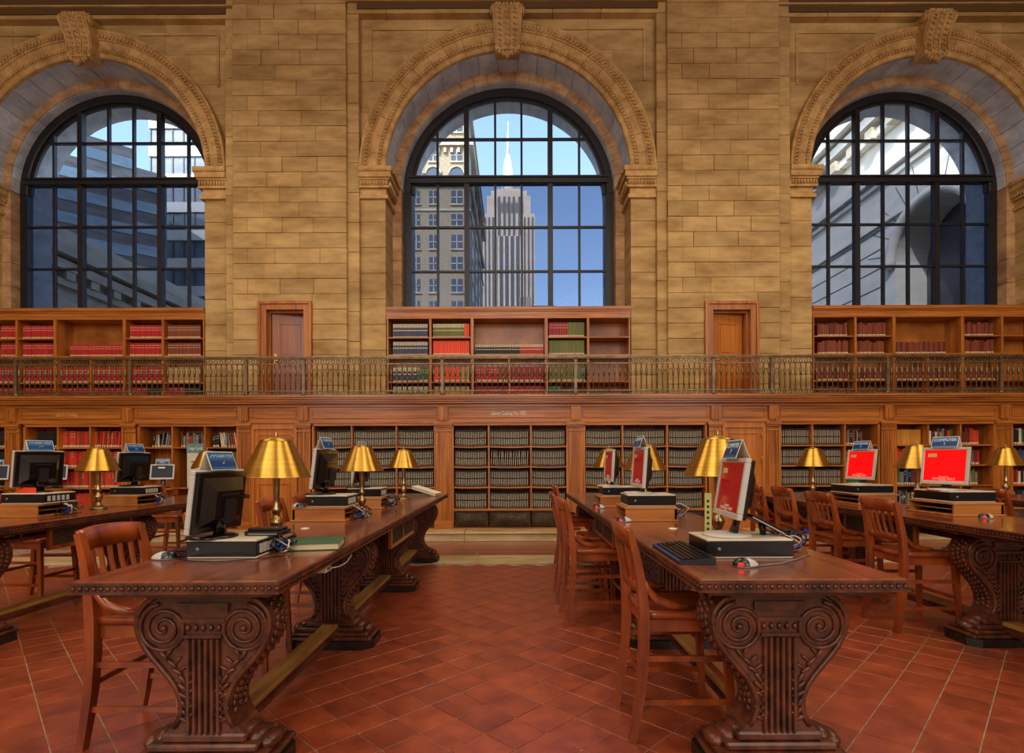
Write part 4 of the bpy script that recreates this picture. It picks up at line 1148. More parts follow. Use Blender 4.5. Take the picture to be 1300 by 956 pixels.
# ------------------------------------------------------------------ computers
def station_label(i): return ['beside the green book'][0]
def make_riser(x0, x1, y0, y1, label, open_side):
    t = thing('wooden_stand', label, 'stand', ((x0 + x1) / 2, (y0 + y1) / 2, ZT), group=None)
    w = (x1 - x0) / 2; d = (y1 - y0) / 2; h = .098
    MB().cbox(-w - .006, w + .006, -d - .006, d + .006, h - .014, h, .003).build('top', 'wood_riser', t)
    MB().cbox(-w - .012, w + .012, -d - .012, d + .012, 0, .014, .003).build('base_moulding', 'wood_riser', t)
    b = MB().box(-w, w, -d, -d + .014, .014, h - .014).box(-w, w, d - .014, d, .014, h - .014)
    xo = w if open_side > 0 else -w
    xc = -xo
    b.box(min(xc, xc + math.copysign(.014, xo)), max(xc, xc + math.copysign(.014, xo)), -d, d, .014, h - .014)
    b.build('body', 'wood_riser', t)
    MB().box(-w + .016, w - .016, -d + .014, d - .014, .046, .052).build('inner_shelf', 'wood_riser', t)
    MB().box(-w * .7, w * .7, -d + .02, d - .02, .016, .018).build('inner_floor', 'dark', t)
    return t
def make_case(x0, x1, y0, y1, z, label, ports):
    t = thing('desktop_computer', label, 'computer', ((x0 + x1) / 2, (y0 + y1) / 2, z))
    w = (x1 - x0) / 2; d = (y1 - y0) / 2; h = .082
    MB().cbox(-w, w, -d, d, 0, .010, .003).cbox(-w, w, -d, d, h - .010, h, .003).build('shell', 'plastic_beige', t)
    MB().box(-w + .002, w - .002, -d + .002, d - .002, .010, h - .010).build('body', 'plastic_black', t)
    MB().cbox(-w, w, -d - .004, -d + .003, .008, h - .008, .003).build('front_panel', 'plastic_dark' if False else 'plastic_black', t)
    pb = MB()
    for i in range(5): pb.box(ports * w - .001, ports * w + .003, -d + .03 + i * (2 * d - .08) / 5, -d + .055 + i * (2 * d - .08) / 5, .02, .06)
    pb.build('port_panel', 'plastic_silver', t)
    MB().lathe([(.0, 0), (.008, 0), (.008, .004), (0, .005)], 12, M=Matrix.Translation((-w + .05, -d - .004, h / 2)) @ Matrix.Rotation(PI / 2, 4, 'X'), cap=False).build('button', 'plastic_grey', t)
    return t
def make_monitor(x, y, z, ang, label, screen, sign, w=.345, h=.285, tilt=7, lift=.045):
    """screen looks along local -y; ang turns it about z"""
    t = thing('monitor', label, 'monitor', (x, y, z), ang)
    MB().lathe([(0, 0), (.105, 0), (.108, .006), (.095, .012), (.03, .016), (0, .016)], 28, cap=False).build('base', 'plastic_silver' if screen.startswith('screen_red') else 'plastic_black', t)
    MB().tube([(0, .03, .008), (0, .045, .07), (0, .042, lift + h * .55)], [.034, .026, .026], 8, flat=(1.2, .5)).build('neck', 'plastic_black', t)
    pv = math.radians(-tilt); zc = lift + h / 2
    def M_(): return Matrix.Translation((0, 0, lift)) @ Matrix.Rotation(pv, 4, 'X')
    M = M_()
    b = MB(); e = .020
    for x0, x1, z0, z1 in ((-w / 2, w / 2, 0, e + .006), (-w / 2, w / 2, h - e, h), (-w / 2, -w / 2 + e, e + .006, h - e), (w / 2 - e, w / 2, e + .006, h - e)): b.cbox(x0, x1, -.012, .012, z0, z1, .003, M=M)
    b.build('bezel', 'plastic_silver', t)
    s = MB().box(-w / 2 + e - .002, w / 2 - e + .002, -.006, .0, e + .004, h - e + .002, M=M).build('screen', screen, t)
    bk = MB().cbox(-w / 2 + .004, w / 2 - .004, .010, .030, .004, h - .004, .004, M=M)
    v = [(-w * .40, .030, .03), (w * .40, .030, .03), (w * .40, .030, h - .03), (-w * .40, .030, h - .03), (-w * .27, .068, .07), (w * .27, .068, .07), (w * .27, .068, h - .085), (-w * .27, .068, h - .085)]
    bk.add(v, [(4, 5, 6, 7), (0, 1, 5, 4), (1, 2, 6, 5), (2, 3, 7, 6), (3, 0, 4, 7), (0, 3, 2, 1)], M=M)
    bs = bk.build('back_shell', 'plastic_black', t)
    MB().box(-.06, .06, .066, .074, h - .105, h - .098, M=M).box(-.03, .03, .066, .085, .05, h * .55, M=M).build('mount', 'plastic_dark', bs)
    if screen.startswith('screen_red'):
        lb = MB().box(-w * .36, -w * .18, -.0075, -.006, h * .74, h * .83, M=M).build('window_box', 'card_green', s)
        for zz, tx, sz in ((h * .20, 'Computer', .016), (h * .145, 'CATALOG ONLY', .021), (h * .10, 'Reserve', .012)):
            p = M @ Vector((0, -.0075, zz)); text_obj('screen_text', tx, sz, 'letter_white', s, p, (PI / 2 + pv, 0, 0), ext=.0003)
    elif screen == 'screen_dark':
        MB().box(-w * .18, w * .10, -.0075, -.006, h * .74, h * .82, M=M).build('window_box', 'letter_white', s)
    if sign:
        top = M @ Vector((0, 0, h)); flip, num = sign
        sg = MB(); sw, shh = .088, .088; a = math.radians(20)
        for sy in (-1, 1):
            R_ = Matrix.Translation((top.x, top.y + sy * .03, top.z)) @ Matrix.Rotation(sy * a, 4, 'X')
            sg.box(-sw - .005, sw + .005, -.0008, .0008, 0, shh, 1, M=R_)
            sg.box(-sw, sw, -.0016 if sy < 0 else .0008, -.0008 if sy < 0 else .0016, .003, shh - .004, 0, M=R_)
            sg.box(-sw, sw, -.0022 if sy < 0 else .0016, -.0016 if sy < 0 else .0022, .016, .045, 2, M=R_)
        so = sg.build('sign', ['sign_blue', 'paper', 'sign_navy'], t)
        for sy in (-1, 1):
            R_ = Matrix.Translation((top.x, top.y + sy * .03, top.z)) @ Matrix.Rotation(sy * a, 4, 'X')
            for txt, zz, sz in (('COMPUTER', .060, .030), (num, .030, .030)):
                p = R_ @ Vector((0, sy * .0028, zz))
                text_obj('lettering', txt, sz, 'letter_white', so, p, (PI / 2 + sy * a, 0, 0) if sy < 0 else (PI / 2 - a + 2 * a, 0, PI), ext=.0004)
    return t
def make_mouse(x, y, z, rz, label):
    t = thing('computer_mouse', label, 'mouse', (x, y, z), rz)
    b = MB(); v = []; f = []; n = 12; k = 5
    for i in range(k + 1):
        ph = PI / 2 * i / k
        for j in range(n):
            a = 2 * PI * j / n
            v.append((.055 * math.cos(a) * math.cos(ph), .032 * math.sin(a) * math.cos(ph), .006 + .030 * math.sin(ph) * (1 - .25 * math.cos(a) * math.cos(ph))))
    for i in range(k):
        for j in range(n):
            j2 = (j + 1) % n; f.append((i * n + j, i * n + j2, (i + 1) * n + j2, (i + 1) * n + j))
    left = [q_ for q_ in f if sum(v[i][0] for i in q_) > -.02]; right = [q_ for q_ in f if q_ not in left]
    b.add(v, left, 0, True); b.add(v, right, 1, True)
    b.lathe([(0, 0), (.03, 0), (.033, .008)], 12, M=Matrix.Diagonal((1.65, .96, 1, 1)), cap=False)
    bo = b.build('body', ['plastic_silver', 'plastic_black'], t)
    MB().blob((-.030, -.020, .013), (.016, .010, .007), n=8, k=4).build('light', 'red_glow', t)
    return t
def make_keyboard(x, y, z, rz, label):
    t = thing('keyboard', label, 'keyboard', (x, y, z), rz)      # long side along local y, user at -x
    MB().add([(-.075, -.225, 0), (.075, -.225, 0), (.075, .225, 0), (-.075, .225, 0), (-.075, -.225, .014), (.075, -.225, .028), (.075, .225, .028), (-.075, .225, .014)],
             [(3, 2, 1, 0), (4, 5, 6, 7), (0, 1, 5, 4), (1, 2, 6, 5), (2, 3, 7, 6), (3, 0, 4, 7)]).build('body', 'plastic_dark', t)
    k = MB()
    for r in range(6):
        for c in range(21):
            if c in (15, 16) and r in (1, 2): continue
            xx = -.052 + r * .0205; yy = -.208 + c * .0203; zz = .014 + (xx + .075) / .15 * .014
            k.box(xx - .008, xx + .008, yy - .008, yy + .008, zz - .001, zz + .007)
    tag(k.build('keys', 'plastic_black', t), kind='stuff')
    MB().add([(-.076, -.22, .0145), (-.062, -.22, .0163), (-.062, .22, .0163), (-.076, .22, .0145)], [(0, 1, 2, 3)]).build('front_strip', 'sign_navy', t)
    return t
def cables(x, y, z, label, seed, big=1.0, drop=0.0):
    r = random.Random(seed); t = thing('cable_tangle', label, 'cables', (x, y, z))
    for k in range(7):
        pts = []; ph = r.uniform(0, 6); rad = r.uniform(.02, .05) * big; cz = r.uniform(.02, .05) * big + .006
        for i in range(15):
            a = ph + i / 14 * r.uniform(4.5, 7.5)
            pts.append((rad * math.cos(a) * 1.1 + r.uniform(-.004, .004), rad * .8 * math.sin(a * 1.1 + k), max(.006, cz + rad * .8 * math.sin(a + k * .7))))
        MB().tube(pts, .0032, 5).build('cable', ('cable', 'cable', 'cable', 'cable_blue', 'cable_white', 'cable', 'plastic_silver')[k], t)
    MB().box(-.03, .0, -.012, .012, .02, .045).build('plug', 'cable_blue', t)
    return t
def loose_wire(pts, m, label, name='wire'):
    return tag(MB().tube(pts, .0028, 5).build(name, m), label, 'cable')

# table with the green book (user side is -x)
zt = ZT + .001
make_case(-1.43, -1.125, 2.37, 2.60, zt, 'black desktop computer with beige shell lying beside the green book', 1)
mon = make_monitor(-1.365, 2.455, zt + .082, math.radians(-96), 'black monitor seen from behind above the silver mouse, sign on top', 'screen_dark', (1, '6'), h=.275, lift=.03)
make_mouse(-1.52, 2.36, zt, math.radians(185), 'silver and black mouse with red glow by the table corner next to the chair')
make_keyboard(-1.512, 2.62, zt, math.radians(4), 'black keyboard in front of the monitor seen from behind')
sl = thing('card_reader', 'flat black card reader box on top of the computer beside the green book', 'card reader', (-1.165, 2.53, zt + .082))
MB().cbox(-.07, .10, -.05, .06, 0, .022, .004).cbox(-.06, .09, -.04, .05, .022, .034, .004).build('body', 'plastic_black', sl)
MB().box(-.05, .08, -.052, -.05, .006, .012).build('slot', 'plastic_grey', sl)
cables(-1.07, 2.52, zt, 'tangle of cables and plugs behind the computer beside the green book', 1, 1.1)
loose_wire([(-1.46, 2.36, zt + .004), (-1.38, 2.30, zt + .004), (-1.25, 2.27, zt + .004), (-1.12, 2.33, zt + .004), (-1.02, 2.42, zt + .004)], 'cable', 'thin black mouse wire trailing in front of the computer beside the green book')
gb = thing('book', 'green hardcover book lying flat on the reading table', 'book', (-.985, 2.68, zt), math.radians(10))
MB().box(-.128, .125, -.105, .105, .004, .030).build('pages', 'paper_edge', gb)
MB().cbox(-.135, .13, -.112, .112, 0, .004, .001).cbox(-.135, .13, -.112, .112, .030, .034, .001).box(-.135, .13, .108, .114, 0, .034).build('cover', 'bk_greenbook', gb)
def grommet(x, y, l): tag(MB().lathe([(0, 0), (.026, 0), (.026, .003), (.018, .005), (0, .005)], 20, cap=False).build('cable_grommet', 'paper', None, (x, y, ZT)), l, 'grommet')
grommet(-1.31, 3.40, 'pale round cable cap set in the table with the green book')
grommet(.97, 3.33, 'pale round cable cap set in the table with the keyboard')
make_riser(-1.54, -1.18, 3.77, 4.10, 'wooden stand with a mouse on its ledge, on the table with the green book', 1)
make_case(-1.46, -1.17, 3.80, 4.06, zt + .098, 'black desktop computer on the wooden stand with the mouse, between lamp and green book', 1)
make_monitor(-1.40, 3.93, zt + .18, math.radians(-94), 'black monitor seen from behind on the middle stand of the table with the green book', 'screen_dark', (1, '4'))
make_mouse(-1.50, 3.785, zt + .098, math.radians(160), 'mouse resting on top of a wooden stand')
cables(-1.11, 3.93, zt, 'tangle of cables hanging behind the middle computer of the table with the green book', 2, 1.3)
make_riser(-1.50, -1.16, 4.72, 5.05, 'wooden stand beyond the middle lamp on the table with the green book', 1)
make_case(-1.46, -1.17, 4.75, 5.00, zt + .098, 'black desktop computer beyond the middle lamp on the table with the green book', 1)
make_monitor(-1.40, 4.87, zt + .18, math.radians(-93), 'black monitor hidden behind the middle lamp on the table with the green book', 'screen_dark', (1, '2'))
cables(-1.10, 4.86, zt, 'tangle of cables behind the computer beyond the middle lamp', 3, 1.3)
ob = thing('book', 'pale book lying tilted at the end of the table, by the book wall', 'book', (-1.06, 6.45, zt), math.radians(-12))
Mx = Matrix.Rotation(math.radians(16), 4, 'Y')
MB().box(-.15, .15, -.10, .10, .045, .075, M=Mx).build('pages', 'paper_edge', ob)
MB().box(-.155, .155, -.105, .105, .075, .08, M=Mx).build('cover', 'paper', ob)
MB().box(-.155, .155, -.105, .105, .04, .045, M=Mx).build('back_cover', 'bk_black', ob)
# table with the keyboard (user side is -x)
make_case(.825, 1.195, 2.33, 2.58, zt, 'black desktop computer with beige shell next to the keyboard', 1)
make_monitor(.955, 2.45, zt + .082, math.radians(-94), 'monitor with dark red screen turned sideways above the keyboard, blue sign on top', 'screen_red_dim', (1, '7'), h=.265, tilt=9, lift=.085)
make_keyboard(.742, 2.42, zt, math.radians(-1), 'black keyboard lying on the table next to the computer')
make_mouse(.915, 2.155, zt, math.radians(10), 'black mouse with red glow in front of the keyboard computer')
ar = thing('card_reader', 'black wedge-shaped card reader leaning behind the dark red screen', 'card reader', (1.10, 2.47, zt + .082))
Mx = Matrix.Rotation(math.radians(28), 4, 'Y')
MB().cbox(-.085, .085, -.06, .06, .05, .068, .004, M=Mx).build('body', 'plastic_black', ar)
MB().box(-.08, .08, -.063, -.058, .054, .058, M=Mx).build('slot', 'plastic_silver', ar)
MB().tube([(.03, 0, 0), (.02, 0, .06)], .014, 8).build('stand', 'plastic_black', ar)
cables(1.27, 2.50, zt, 'large tangle of black and blue cables behind the keyboard computer', 5, 1.3)
loose_wire([(.97, 2.155, zt + .004), (1.08, 2.20, zt + .004), (1.2, 2.30, zt + .004), (1.30, 2.40, zt + .004), (1.33, 2.47, zt + .004)], 'plastic_grey', 'thin mouse wire running from the black mouse to the large cable tangle')
cd = thing('card_sign', 'narrow pale green card standing upright before the brass lamp', 'card', (.935, 2.625, zt), math.radians(-30))
MB().box(-.016, .016, -.001, .001, 0, .262).build('card', 'card_green', cd)
MB().box(-.016, .016, -.02, .0, 0, .002).build('foot', 'card_green', cd)
for i in range(7): MB().box(-.006, .005, -.0016, -.001, .055 + i * .027, .068 + i * .027).build('lettering', 'letter_black', cd)
make_riser(.76, 1.11, 3.72, 4.05, 'wooden stand under the middle computer of the table with the keyboard', -1)
make_case(.785, 1.115, 3.76, 4.03, zt + .098, 'black desktop computer in the middle of the table with the keyboard', 1)
make_monitor(.885, 3.90, zt + .18, math.radians(-89), 'monitor with dark red screen edge-on at the middle stand of the keyboard table', 'screen_red_dim', (1, '5'), tilt=4)
make_mouse(.745, 3.70, zt, math.radians(10), 'black mouse with red glow beside the middle stand of the table with the keyboard')
cables(1.19, 3.95, zt, 'tangle of cables behind the middle computer of the table with the keyboard', 6, 1.2)
make_riser(.76, 1.08, 4.80, 5.14, 'wooden stand under the last computer of the table with the keyboard', -1)
make_case(.79, 1.09, 4.84, 5.10, zt + .098, 'black desktop computer nearest the book wall on the table with the keyboard', 1)
make_monitor(.86, 4.97, zt + .18, math.radians(-88), 'monitor with dark red screen edge-on, nearest the book wall', 'screen_red_dim', None, tilt=3)
make_mouse(.735, 4.72, zt, math.radians(10), 'black mouse with red glow beside the last stand of the table with the keyboard')
# table before the orange-red volumes (user side is -x)
make_riser(-3.98, -3.62, 4.12, 4.52, 'wooden stand under the black monitor with a red-orange card before it', 1)
make_case(-3.93, -3.60, 4.16, 4.46, zt + .098, 'black desktop computer with a red-orange card lying on it', 1)
make_monitor(-3.80, 4.32, zt + .18, math.radians(-109), 'black monitor seen from behind with the red-orange card at its foot', 'screen_dark', (1, '12'))
oc = thing('card_sign', 'bright red-orange card at the foot of a black monitor', 'card', (-3.78, 4.215, zt + .18))
MB().box(-.07, .07, -.001, .001, 0, .04).build('card', 'orange_card', oc); MB().box(-.07, .07, 0, .02, 0, .002).build('foot', 'orange_card', oc)
cables(-3.52, 4.30, zt, 'tangle of cables behind the computer with the red-orange card', 8, 1.5)
make_riser(-3.92, -3.56, 5.12, 5.48, 'wooden stand beyond the lamp standing before the orange-red volumes', 1)
make_case(-3.84, -3.52, 5.16, 5.42, zt + .098, 'black desktop computer beyond the lamp standing before the orange-red volumes', 1)
make_monitor(-3.72, 5.28, zt + .18, math.radians(-102), 'black monitor partly hidden by the lamp before the orange-red volumes', 'screen_dark', (1, '14'))
cables(-3.46, 5.30, zt, 'tangle of cables beyond the lamp before the orange-red volumes', 9, 1.5)
# table with two bright red screens (user side is -x)
make_riser(3.21, 3.57, 3.97, 4.42, 'wooden stand under the computer with the large bright red screen', -1)
make_case(3.22, 3.56, 4.02, 4.38, zt + .098, 'black desktop computer below the large bright red screen', 1)
make_monitor(3.30, 4.18, zt + .18, math.radians(-68), 'monitor with large bright red screen and blue sign on top', 'screen_red', (1, '1'), w=.33)
make_mouse(3.33, 3.84, zt, math.radians(5), 'black mouse with red glow beside the stand of the large bright red screen')
make_riser(3.14, 3.50, 4.95, 5.40, 'wooden stand under the computer with the smaller bright red screen', -1)
make_case(3.12, 3.50, 5.02, 5.36, zt + .098, 'black desktop computer below the smaller bright red screen', 1)
make_monitor(3.27, 5.15, zt + .18, math.radians(-79), 'monitor with smaller bright red screen and a blue folded sign on top', 'screen_red', (1, '3'), w=.33)
cables(3.60, 5.15, zt, 'tangle of cables between the two bright red screens', 11, 1.3)
loose_wire([(3.50, 3.30, .72), (3.40, 3.36, .62), (3.36, 3.40, .55), (3.42, 3.40, .48), (3.55, 3.38, .45)], 'cable_white', 'pale wire hanging below the table with the two bright red screens')
loose_wire([(-.872, 2.90, .742), (-.855, 2.84, .728), (-.850, 2.75, .712), (-.852, 2.64, .712), (-.87, 2.545, .722)], 'cable_white', 'pale wire hanging below the table with the green book')

# small screens and the sign in the book wall
ZF = ZC + .10
for (x, y0, y1, l, n, sc_) in ((212, 601, 583, 'small white-framed screen on the shelf beside the copy card sign', 'C', .9), (77, 598, 578, 'small white-framed screen on the shelf before the orange-red volumes', 'B', .9), (3, 600, 580, 'small white-framed screen at the end of the book wall', 'A', .9)):
    zsh = WH(617.5, ZC)
    lg = thing('wall_ledge', l.replace('small white-framed screen', 'small wooden ledge under the screen'), 'ledge', (bx(x), ZC, zsh))
    MB().cbox(-.2, .2, -.24, -.016, -.022, 0, .004).build('board', 'wood_case_h', lg)
    for sx in (-.17, .17): MB().prism([(-.2, -.022), (-.016, -.022), (-.016, -.14)], 'x', sx - .01, sx + .01).build('bracket', 'wood_case_v', lg)
    m_ = make_monitor(bx(x), ZC - .125, zsh + .001, math.radians(14 if n == 'C' else 20), l, 'screen_dark', (1, 'ONLY'), w=.33, h=.235, tilt=12, lift=.13)
cs = thing('copy_card_sign', 'tall beige sign panel with teal Copy Cards heading in the bookcase', 'sign', (bx(248), ZC + .01, WH(617.5, ZC)))
hh = WH(562, ZC) - WH(617.5, ZC)
MB().box(-.135, .135, 0, .02, 0, hh).build('panel', 'plastic_beige', cs)
MB().box(-.14, .14, -.004, .022, hh - .14, hh + .005).build('heading', 'teal', cs)
text_obj('lettering', 'Copy Cards', .075, 'letter_white', cs, (0, -.006, hh - .07), (PI / 2, 0, 0), xs=.62)
for i, (z, w) in enumerate(((.40, .06), (.36, .04), (.30, .07), (.25, .03), (.22, .03), (.19, .035), (.13, .05))):
    MB().box(-.04 - w / 2, -.04 + w / 2, -.001, 0, z - .008, z + .008).build('print', 'letter_black', cs)

pf = thing('portfolio', 'dark portfolio with pale papers lying at the end of the table before the bookcase', 'portfolio', (-3.52, 6.60, zt), math.radians(-20))
MB().cbox(-.20, .20, -.14, .14, 0, .018, .004).build('cover', 'plastic_black', pf)
MB().box(-.17, .16, -.12, .12, .018, .026).build('papers', 'paper', pf)
ob_ = thing('outlet_box', 'small pale power box fixed under the table edge near the green book', 'outlet', (-.885, 2.50, .715))
MB().cbox(-.03, .03, -.035, .035, 0, .032, .004).build('box', 'plastic_beige', ob_)
for yy in (-.012, .012): MB().box(.03, .032, yy - .006, yy + .006, .010, .022).build('socket', 'plastic_dark', ob_)
# ------------------------------------------------------------------ outside the windows
mat('ext_stone', sr(176, 166, 146), sr(206, 196, 178), 0.85, scale=(1, 1, 3), coord='World')
mat('ext_white', sr(212, 206, 194), sr(232, 228, 218), 0.85, scale=(.6, .6, 2), coord='World')
mat('ext_brick', sr(150, 138, 118), sr(180, 166, 142), 0.9, scale=(3, 3, 8), coord='World')
mat('ext_window', sr(60, 74, 92), rough=0.1, spec=0.8)
mat('ext_limestone', sr(206, 190, 172), sr(224, 210, 194), 0.8, scale=(.1, .1, .3), coord='World')
mat('ext_strip', sr(96, 96, 102), rough=0.4)
mat('ext_glass', sr(84, 104, 122), sr(120, 142, 158), 0.12, scale=(.2, .2, .6), coord='World', spec=0.9)
mat('ext_band', sr(214, 216, 214), rough=0.6)
mat('ext_dark', sr(66, 66, 72), sr(92, 92, 96), 0.5, scale=(.4, .4, 2), coord='World')
mat('pavement', sr(120, 118, 112), rough=0.9)
tag(MB().box(-400, 400, 10.5, 420, -6.2, -6.0).build('street_ground', 'pavement'), kind='structure')
# stone office building seen left of the spire
Z = 60.0; k = Z / F
b = thing('stone_building', 'pale stone office building with rows of windows and arches, left of the spire', 'building', (WX(560, Z), Z, -6))
ox = WX(560, Z); top = WH(110, Z) + 6
xl, xr = WX(470, Z) - ox, WX(597, Z) - ox
MB().box(xl, xr, 0, 26, 0, top).build('wall', 'ext_brick', b)
for y, p, t in ((181, .5, .5), (233, .3, .35), (265, .15, .25), (148, .4, .4)):
    z = WH(y, Z) + 6; MB().box(xl, xr + p, -p, 26, z - t, z).build('cornice', 'ext_stone', b)
for i in range(20):
    z = WH(181, Z) + 5.3; x = xr - .4 - i * .75
    MB().box(x - .15, x + .15, -.35, 0, z - .5, z).build('dentil', 'ext_stone', b)
wr = [(154, 168), (189, 205), (242, 259), (272, 287), (298, 316), (326, 343), (354, 371), (382, 398)]
wc = [(525, 534), (546, 557), (574, 588), (497, 508)]
for y0, y1 in wr:
    for x0, x1 in wc:
        a, c = WX(x0, Z) - ox, WX(x1, Z) - ox; z0, z1 = WH(y1, Z) + 6, WH(y0, Z) + 6
        w = MB().box(a, c, -.05, .02, z0, z1).build('window', 'ext_window', b)
        MB().box(a - .1, c + .1, -.2, 0, z0 - .15, z0).box((a + c) / 2 - .05, (a + c) / 2 + .05, -.1, 0, z0, z1).box(a, c, -.1, 0, (z0 + z1) / 2 - .05, (z0 + z1) / 2 + .05).build('window_frame', 'ext_stone', w)
for x0, x1 in wc:
    cx_ = (WX(x0, Z) + WX(x1, Z)) / 2 - ox; r = .75; z0 = WH(227, Z) + 6
    poly = [(cx_ - r, z0), (cx_ + r, z0)] + [(cx_ + r * math.cos(PI * i / 12), z0 + .5 + r * math.sin(PI * i / 12)) for i in range(13)]
    MB().prism(poly, 'y', -.06, .02).build('arched_window', 'ext_window', b)
    pts = [(cx_ + (r + .1) * math.cos(PI * i / 12), -.1, z0 + .5 + (r + .1) * math.sin(PI * i / 12)) for i in range(13)]
    MB().tube(pts, .12, 5).build('arch_moulding', 'ext_stone', b)
for r in range(9):
    for c_ in range(4):
        z = WH(398 - r * 28, Z) + 6; MB().box(xr - .02, xr + .06, 3 + c_ * 6, 5.2 + c_ * 6, z, z + 1.6).build('side_window', 'ext_window', b)
# tall tower with the spire
Z = 260.0; k = Z / F; ox = WX(646, Z)
t = thing('spire_tower', 'tall pale limestone tower with vertical strips and needle spire', 'tower', (ox, Z, -6))
def px(x0, x1, y0, y1, d0, d1, name, m, par):
    return MB().box(WX(x0, Z) - ox, WX(x1, Z) - ox, d0, d1, WH(y1, Z) + 6, WH(y0, Z) + 6).build(name, m, par)
sh = px(613, 680, 271, 600, 0, 24, 'shaft', 'ext_limestone', t)
up = px(619, 675, 246, 272, 2, 22, 'upper_tier', 'ext_limestone', t)
px(624, 670, 238, 247, 3, 21, 'top_tier', 'ext_limestone', t)
px(630, 662, 233, 239, 5, 19, 'crown_step', 'ext_limestone', t)
px(602, 692, 392, 600, -1, 26, 'lower_tier', 'ext_limestone', t)
for x0, x1 in ((633, 636.5), (640, 643), (646, 649), (652, 655), (659, 662)): px(x0, x1, 250, 392, -.35, 0, 'window_strip', 'ext_strip', sh)
for x0, x1 in ((616, 618), (621, 623), (626, 628), (666, 668), (671, 673), (676, 678)): px(x0, x1, 276, 392, -.35, 0, 'window_strip', 'ext_strip', sh)
px(632, 664, 300, 392, -.2, 0, 'window_strip', 'ext_strip', sh)
for x in (634, 641, 648, 655, 662): px(x - 1.2, x + 1.2, 300, 392, -.7, 0, 'pier', 'ext_limestone', sh)
def zy(y): return WH(y, Z) + 6
q = F / Z
mst = MB().lathe([(9.5 / q, zy(236)), (9 / q, zy(226)), (7.5 / q, zy(215)), (6 / q, zy(205)), (5.6 / q, zy(195)), (5.6 / q, zy(190)), (4.2 / q, zy(185)), (2.6 / q, zy(181)), (2.2 / q, zy(178))], 12, c=(0, 12), smooth=False)
ms = mst.build('mast', 'ext_white', t)
for i in range(4):
    a = PI / 4 + i * PI / 2
    MB().tube([(11 / q * math.cos(a), 12 + 11 / q * math.sin(a), zy(236)), (7 / q * math.cos(a), 12 + 7 / q * math.sin(a), zy(205)), (5 / q * math.cos(a), 12 + 5 / q * math.sin(a), zy(192))], .5, 4).build('buttress', 'ext_white', ms)
MB().lathe([(2.2 / q, zy(179)), (1.8 / q, zy(165)), (1.3 / q, zy(160)), (1.2 / q, zy(150)), (.6 / q, zy(148)), (.4 / q, zy(134))], 8, c=(0, 12)).build('spire', 'ext_white', t)
# low roofs below the spire
Z = 120.0
r_ = thing('rooftops', 'small dark roof with brick stacks low beside the tower', 'building', (WX(690, Z), Z, -6))
MB().box(-3, 2.6, 0, 8, 0, WH(388, Z) + 6).build('roof', 'ext_dark', r_)
for x, w in ((663, 1.0), (672, 1.0)): MB().box(WX(x - 3, Z) - WX(690, Z), WX(x + 3, Z) - WX(690, Z), -1, 0, 0, WH(379, Z) + 6).build('stack', 'ext_brick', r_)
# left window: wing of the same building, glass tower, dark tower
wl_ = thing('library_wing', 'grey stone wing with ledges sloping away outside, below the glass towers', 'building', (-14.2, 11.5, -6))
MB().box(-3, 0, 0, 26, 0, 13.9).build('wall', 'ext_stone', wl_)
for z, p, h_ in ((13.9, .55, .35), (13.45, .35, .3), (12.9, .2, .2), (11.9, .15, .2), (10.6, .3, .25), (9.5, .12, .15), (8.4, .12, .15), (7.6, .12, .15)):
    MB().box(-3, p, -.2, 26, z - h_, z).build('ledge', 'ext_stone', wl_)
MB().box(-2.6, -.4, 0, 26, 13.9, 14.8).build('parapet', 'ext_stone', wl_)
for i in range(26): MB().box(0, .3, .4 + i, .75 + i, 12.9, 13.15).build('dentil', 'ext_stone', wl_)
Z = 70.0
g_ = thing('glass_tower', 'modern glass tower with white bands seen through the side window', 'building', (WX(193, Z), Z, -6))
wX = WX(290, Z) - WX(193, Z)
MB().box(0, wX, 0, 14, 0, 62).build('wall', 'ext_glass', g_)
for i in range(16):
    z = 62 - i * 3.6; MB().box(-.15, wX, -.25, 14, z - 1.3, z).build('band', 'ext_band', g_)
for i in range(7):
    x = i * wX / 7; MB().box(x - .08, x + .08, -.1, 14, 0, 62).build('mullion', 'ext_dark', g_)
Z = 55.0
d_ = thing('dark_tower', 'dark banded office tower receding beside the glass tower', 'building', (WX(58, Z), Z, -6), math.radians(40))
for (u0, u1, h_) in ((-9, 3.2, WH(186, Z) + 6), (3.2, 7.6, WH(172, Z) + 7.5), (7.6, 10.5, WH(190, Z) + 7)):
    p = MB().box(u0, u1, 0, 8, 0, h_).build('wall', 'ext_dark', d_)
    n = int(h_ / 2.4)
    for i in range(n):
        z = h_ - 1.2 - i * 2.4; MB().box(u0 + .1, u1 - .1, -.06, 0, z - 1.1, z).build('window_band', 'ext_glass', p)
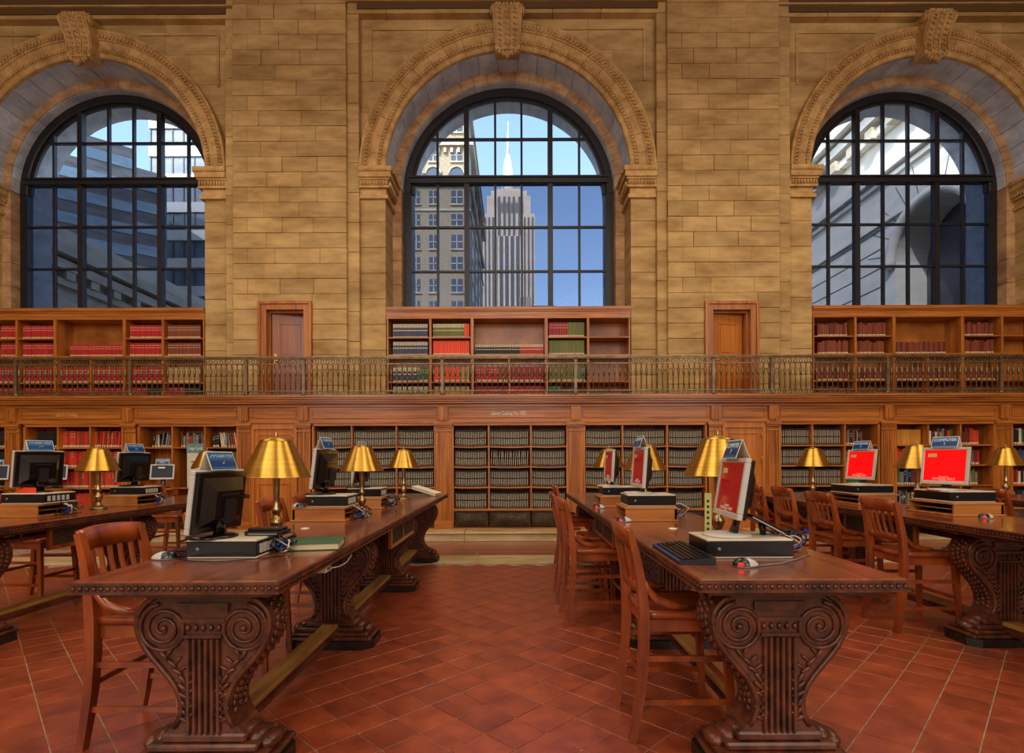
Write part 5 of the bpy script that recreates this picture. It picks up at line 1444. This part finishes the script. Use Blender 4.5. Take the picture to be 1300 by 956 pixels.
# right window: white wing with an arched opening
wr_ = thing('white_wing', 'bright white stone wing with an arched opening outside the window', 'building', (12.0, 11.3, -6))
AZ, AR, AS = 4.3, 1.5, 13.2      # along the wing, radius, springing above its base
m = MB(); N = 24; Q = 2.8
v = []; f = []
for i in range(N + 1):
    a = PI * i / N; ca, sa = math.cos(a), math.sin(a)
    t_ = min(Q / max(abs(ca), 1e-6), Q / max(sa, 1e-6))
    v += [(0, AZ + AR * ca, AS + AR * sa), (0, AZ + t_ * ca, AS + t_ * sa), (1.0, AZ + AR * ca, AS + AR * sa)]
for i in range(N):
    p = i * 3; f += [(p, p + 3, p + 4, p + 1), (p, p + 2, p + 5, p + 3)]
m.add(v, f)
m.box(0, 1, 0, AZ - AR, 0, AS).box(0, 1, AZ + AR, 24, 0, AS).box(0, 1, AZ - AR, AZ + AR, 0, 6.5)
m.box(0, 1, 0, AZ - Q, AS, 19).box(0, 1, AZ + Q, 24, AS, 19).box(0, 1, AZ - Q, AZ + Q, AS + Q, 19)
m.build('wall', 'ext_white', wr_)
MB().box(1.0, 1.2, 0, 24, 0, 19).build('inner_wall', 'ext_dark', wr_)
pts = [(-.05, AZ + (AR + .15) * math.cos(PI * i / 20), AS + (AR + .15) * math.sin(PI * i / 20)) for i in range(21)]
MB().tube(pts, .18, 6).build('arch_moulding', 'ext_white', wr_)
for i in range(1, 12):
    a = PI * i / 12; MB().tube([(-.005, AZ + 1.75 * math.cos(a), AS + 1.75 * math.sin(a)), (-.005, AZ + 2.9 * math.cos(a), AS + 2.9 * math.sin(a))], .012, 4).build('joint', 'ext_strip', wr_)
for z, p, h_ in ((18.9, .7, .4), (18.4, .45, .3), (17.9, .25, .25), (16.6, .25, .3), (16.2, .12, .12), (14.9, .12, .12)):
    MB().box(-p, 1, -.1, 24, z - h_, z).build('ledge', 'ext_white', wr_)
for i in range(22): MB().box(-.4, 0, .3 + i, .65 + i, 17.6, 17.95).build('bracket', 'ext_stone', wr_)
for i in range(14):
    z = 6.6 + i * .62; MB().box(-.012, 0, AZ + AR + .5, 22, z, z + .03).build('course_joint', 'ext_dark', wr_)
print('books', NBOOK, 'objects', len(bpy.data.objects))
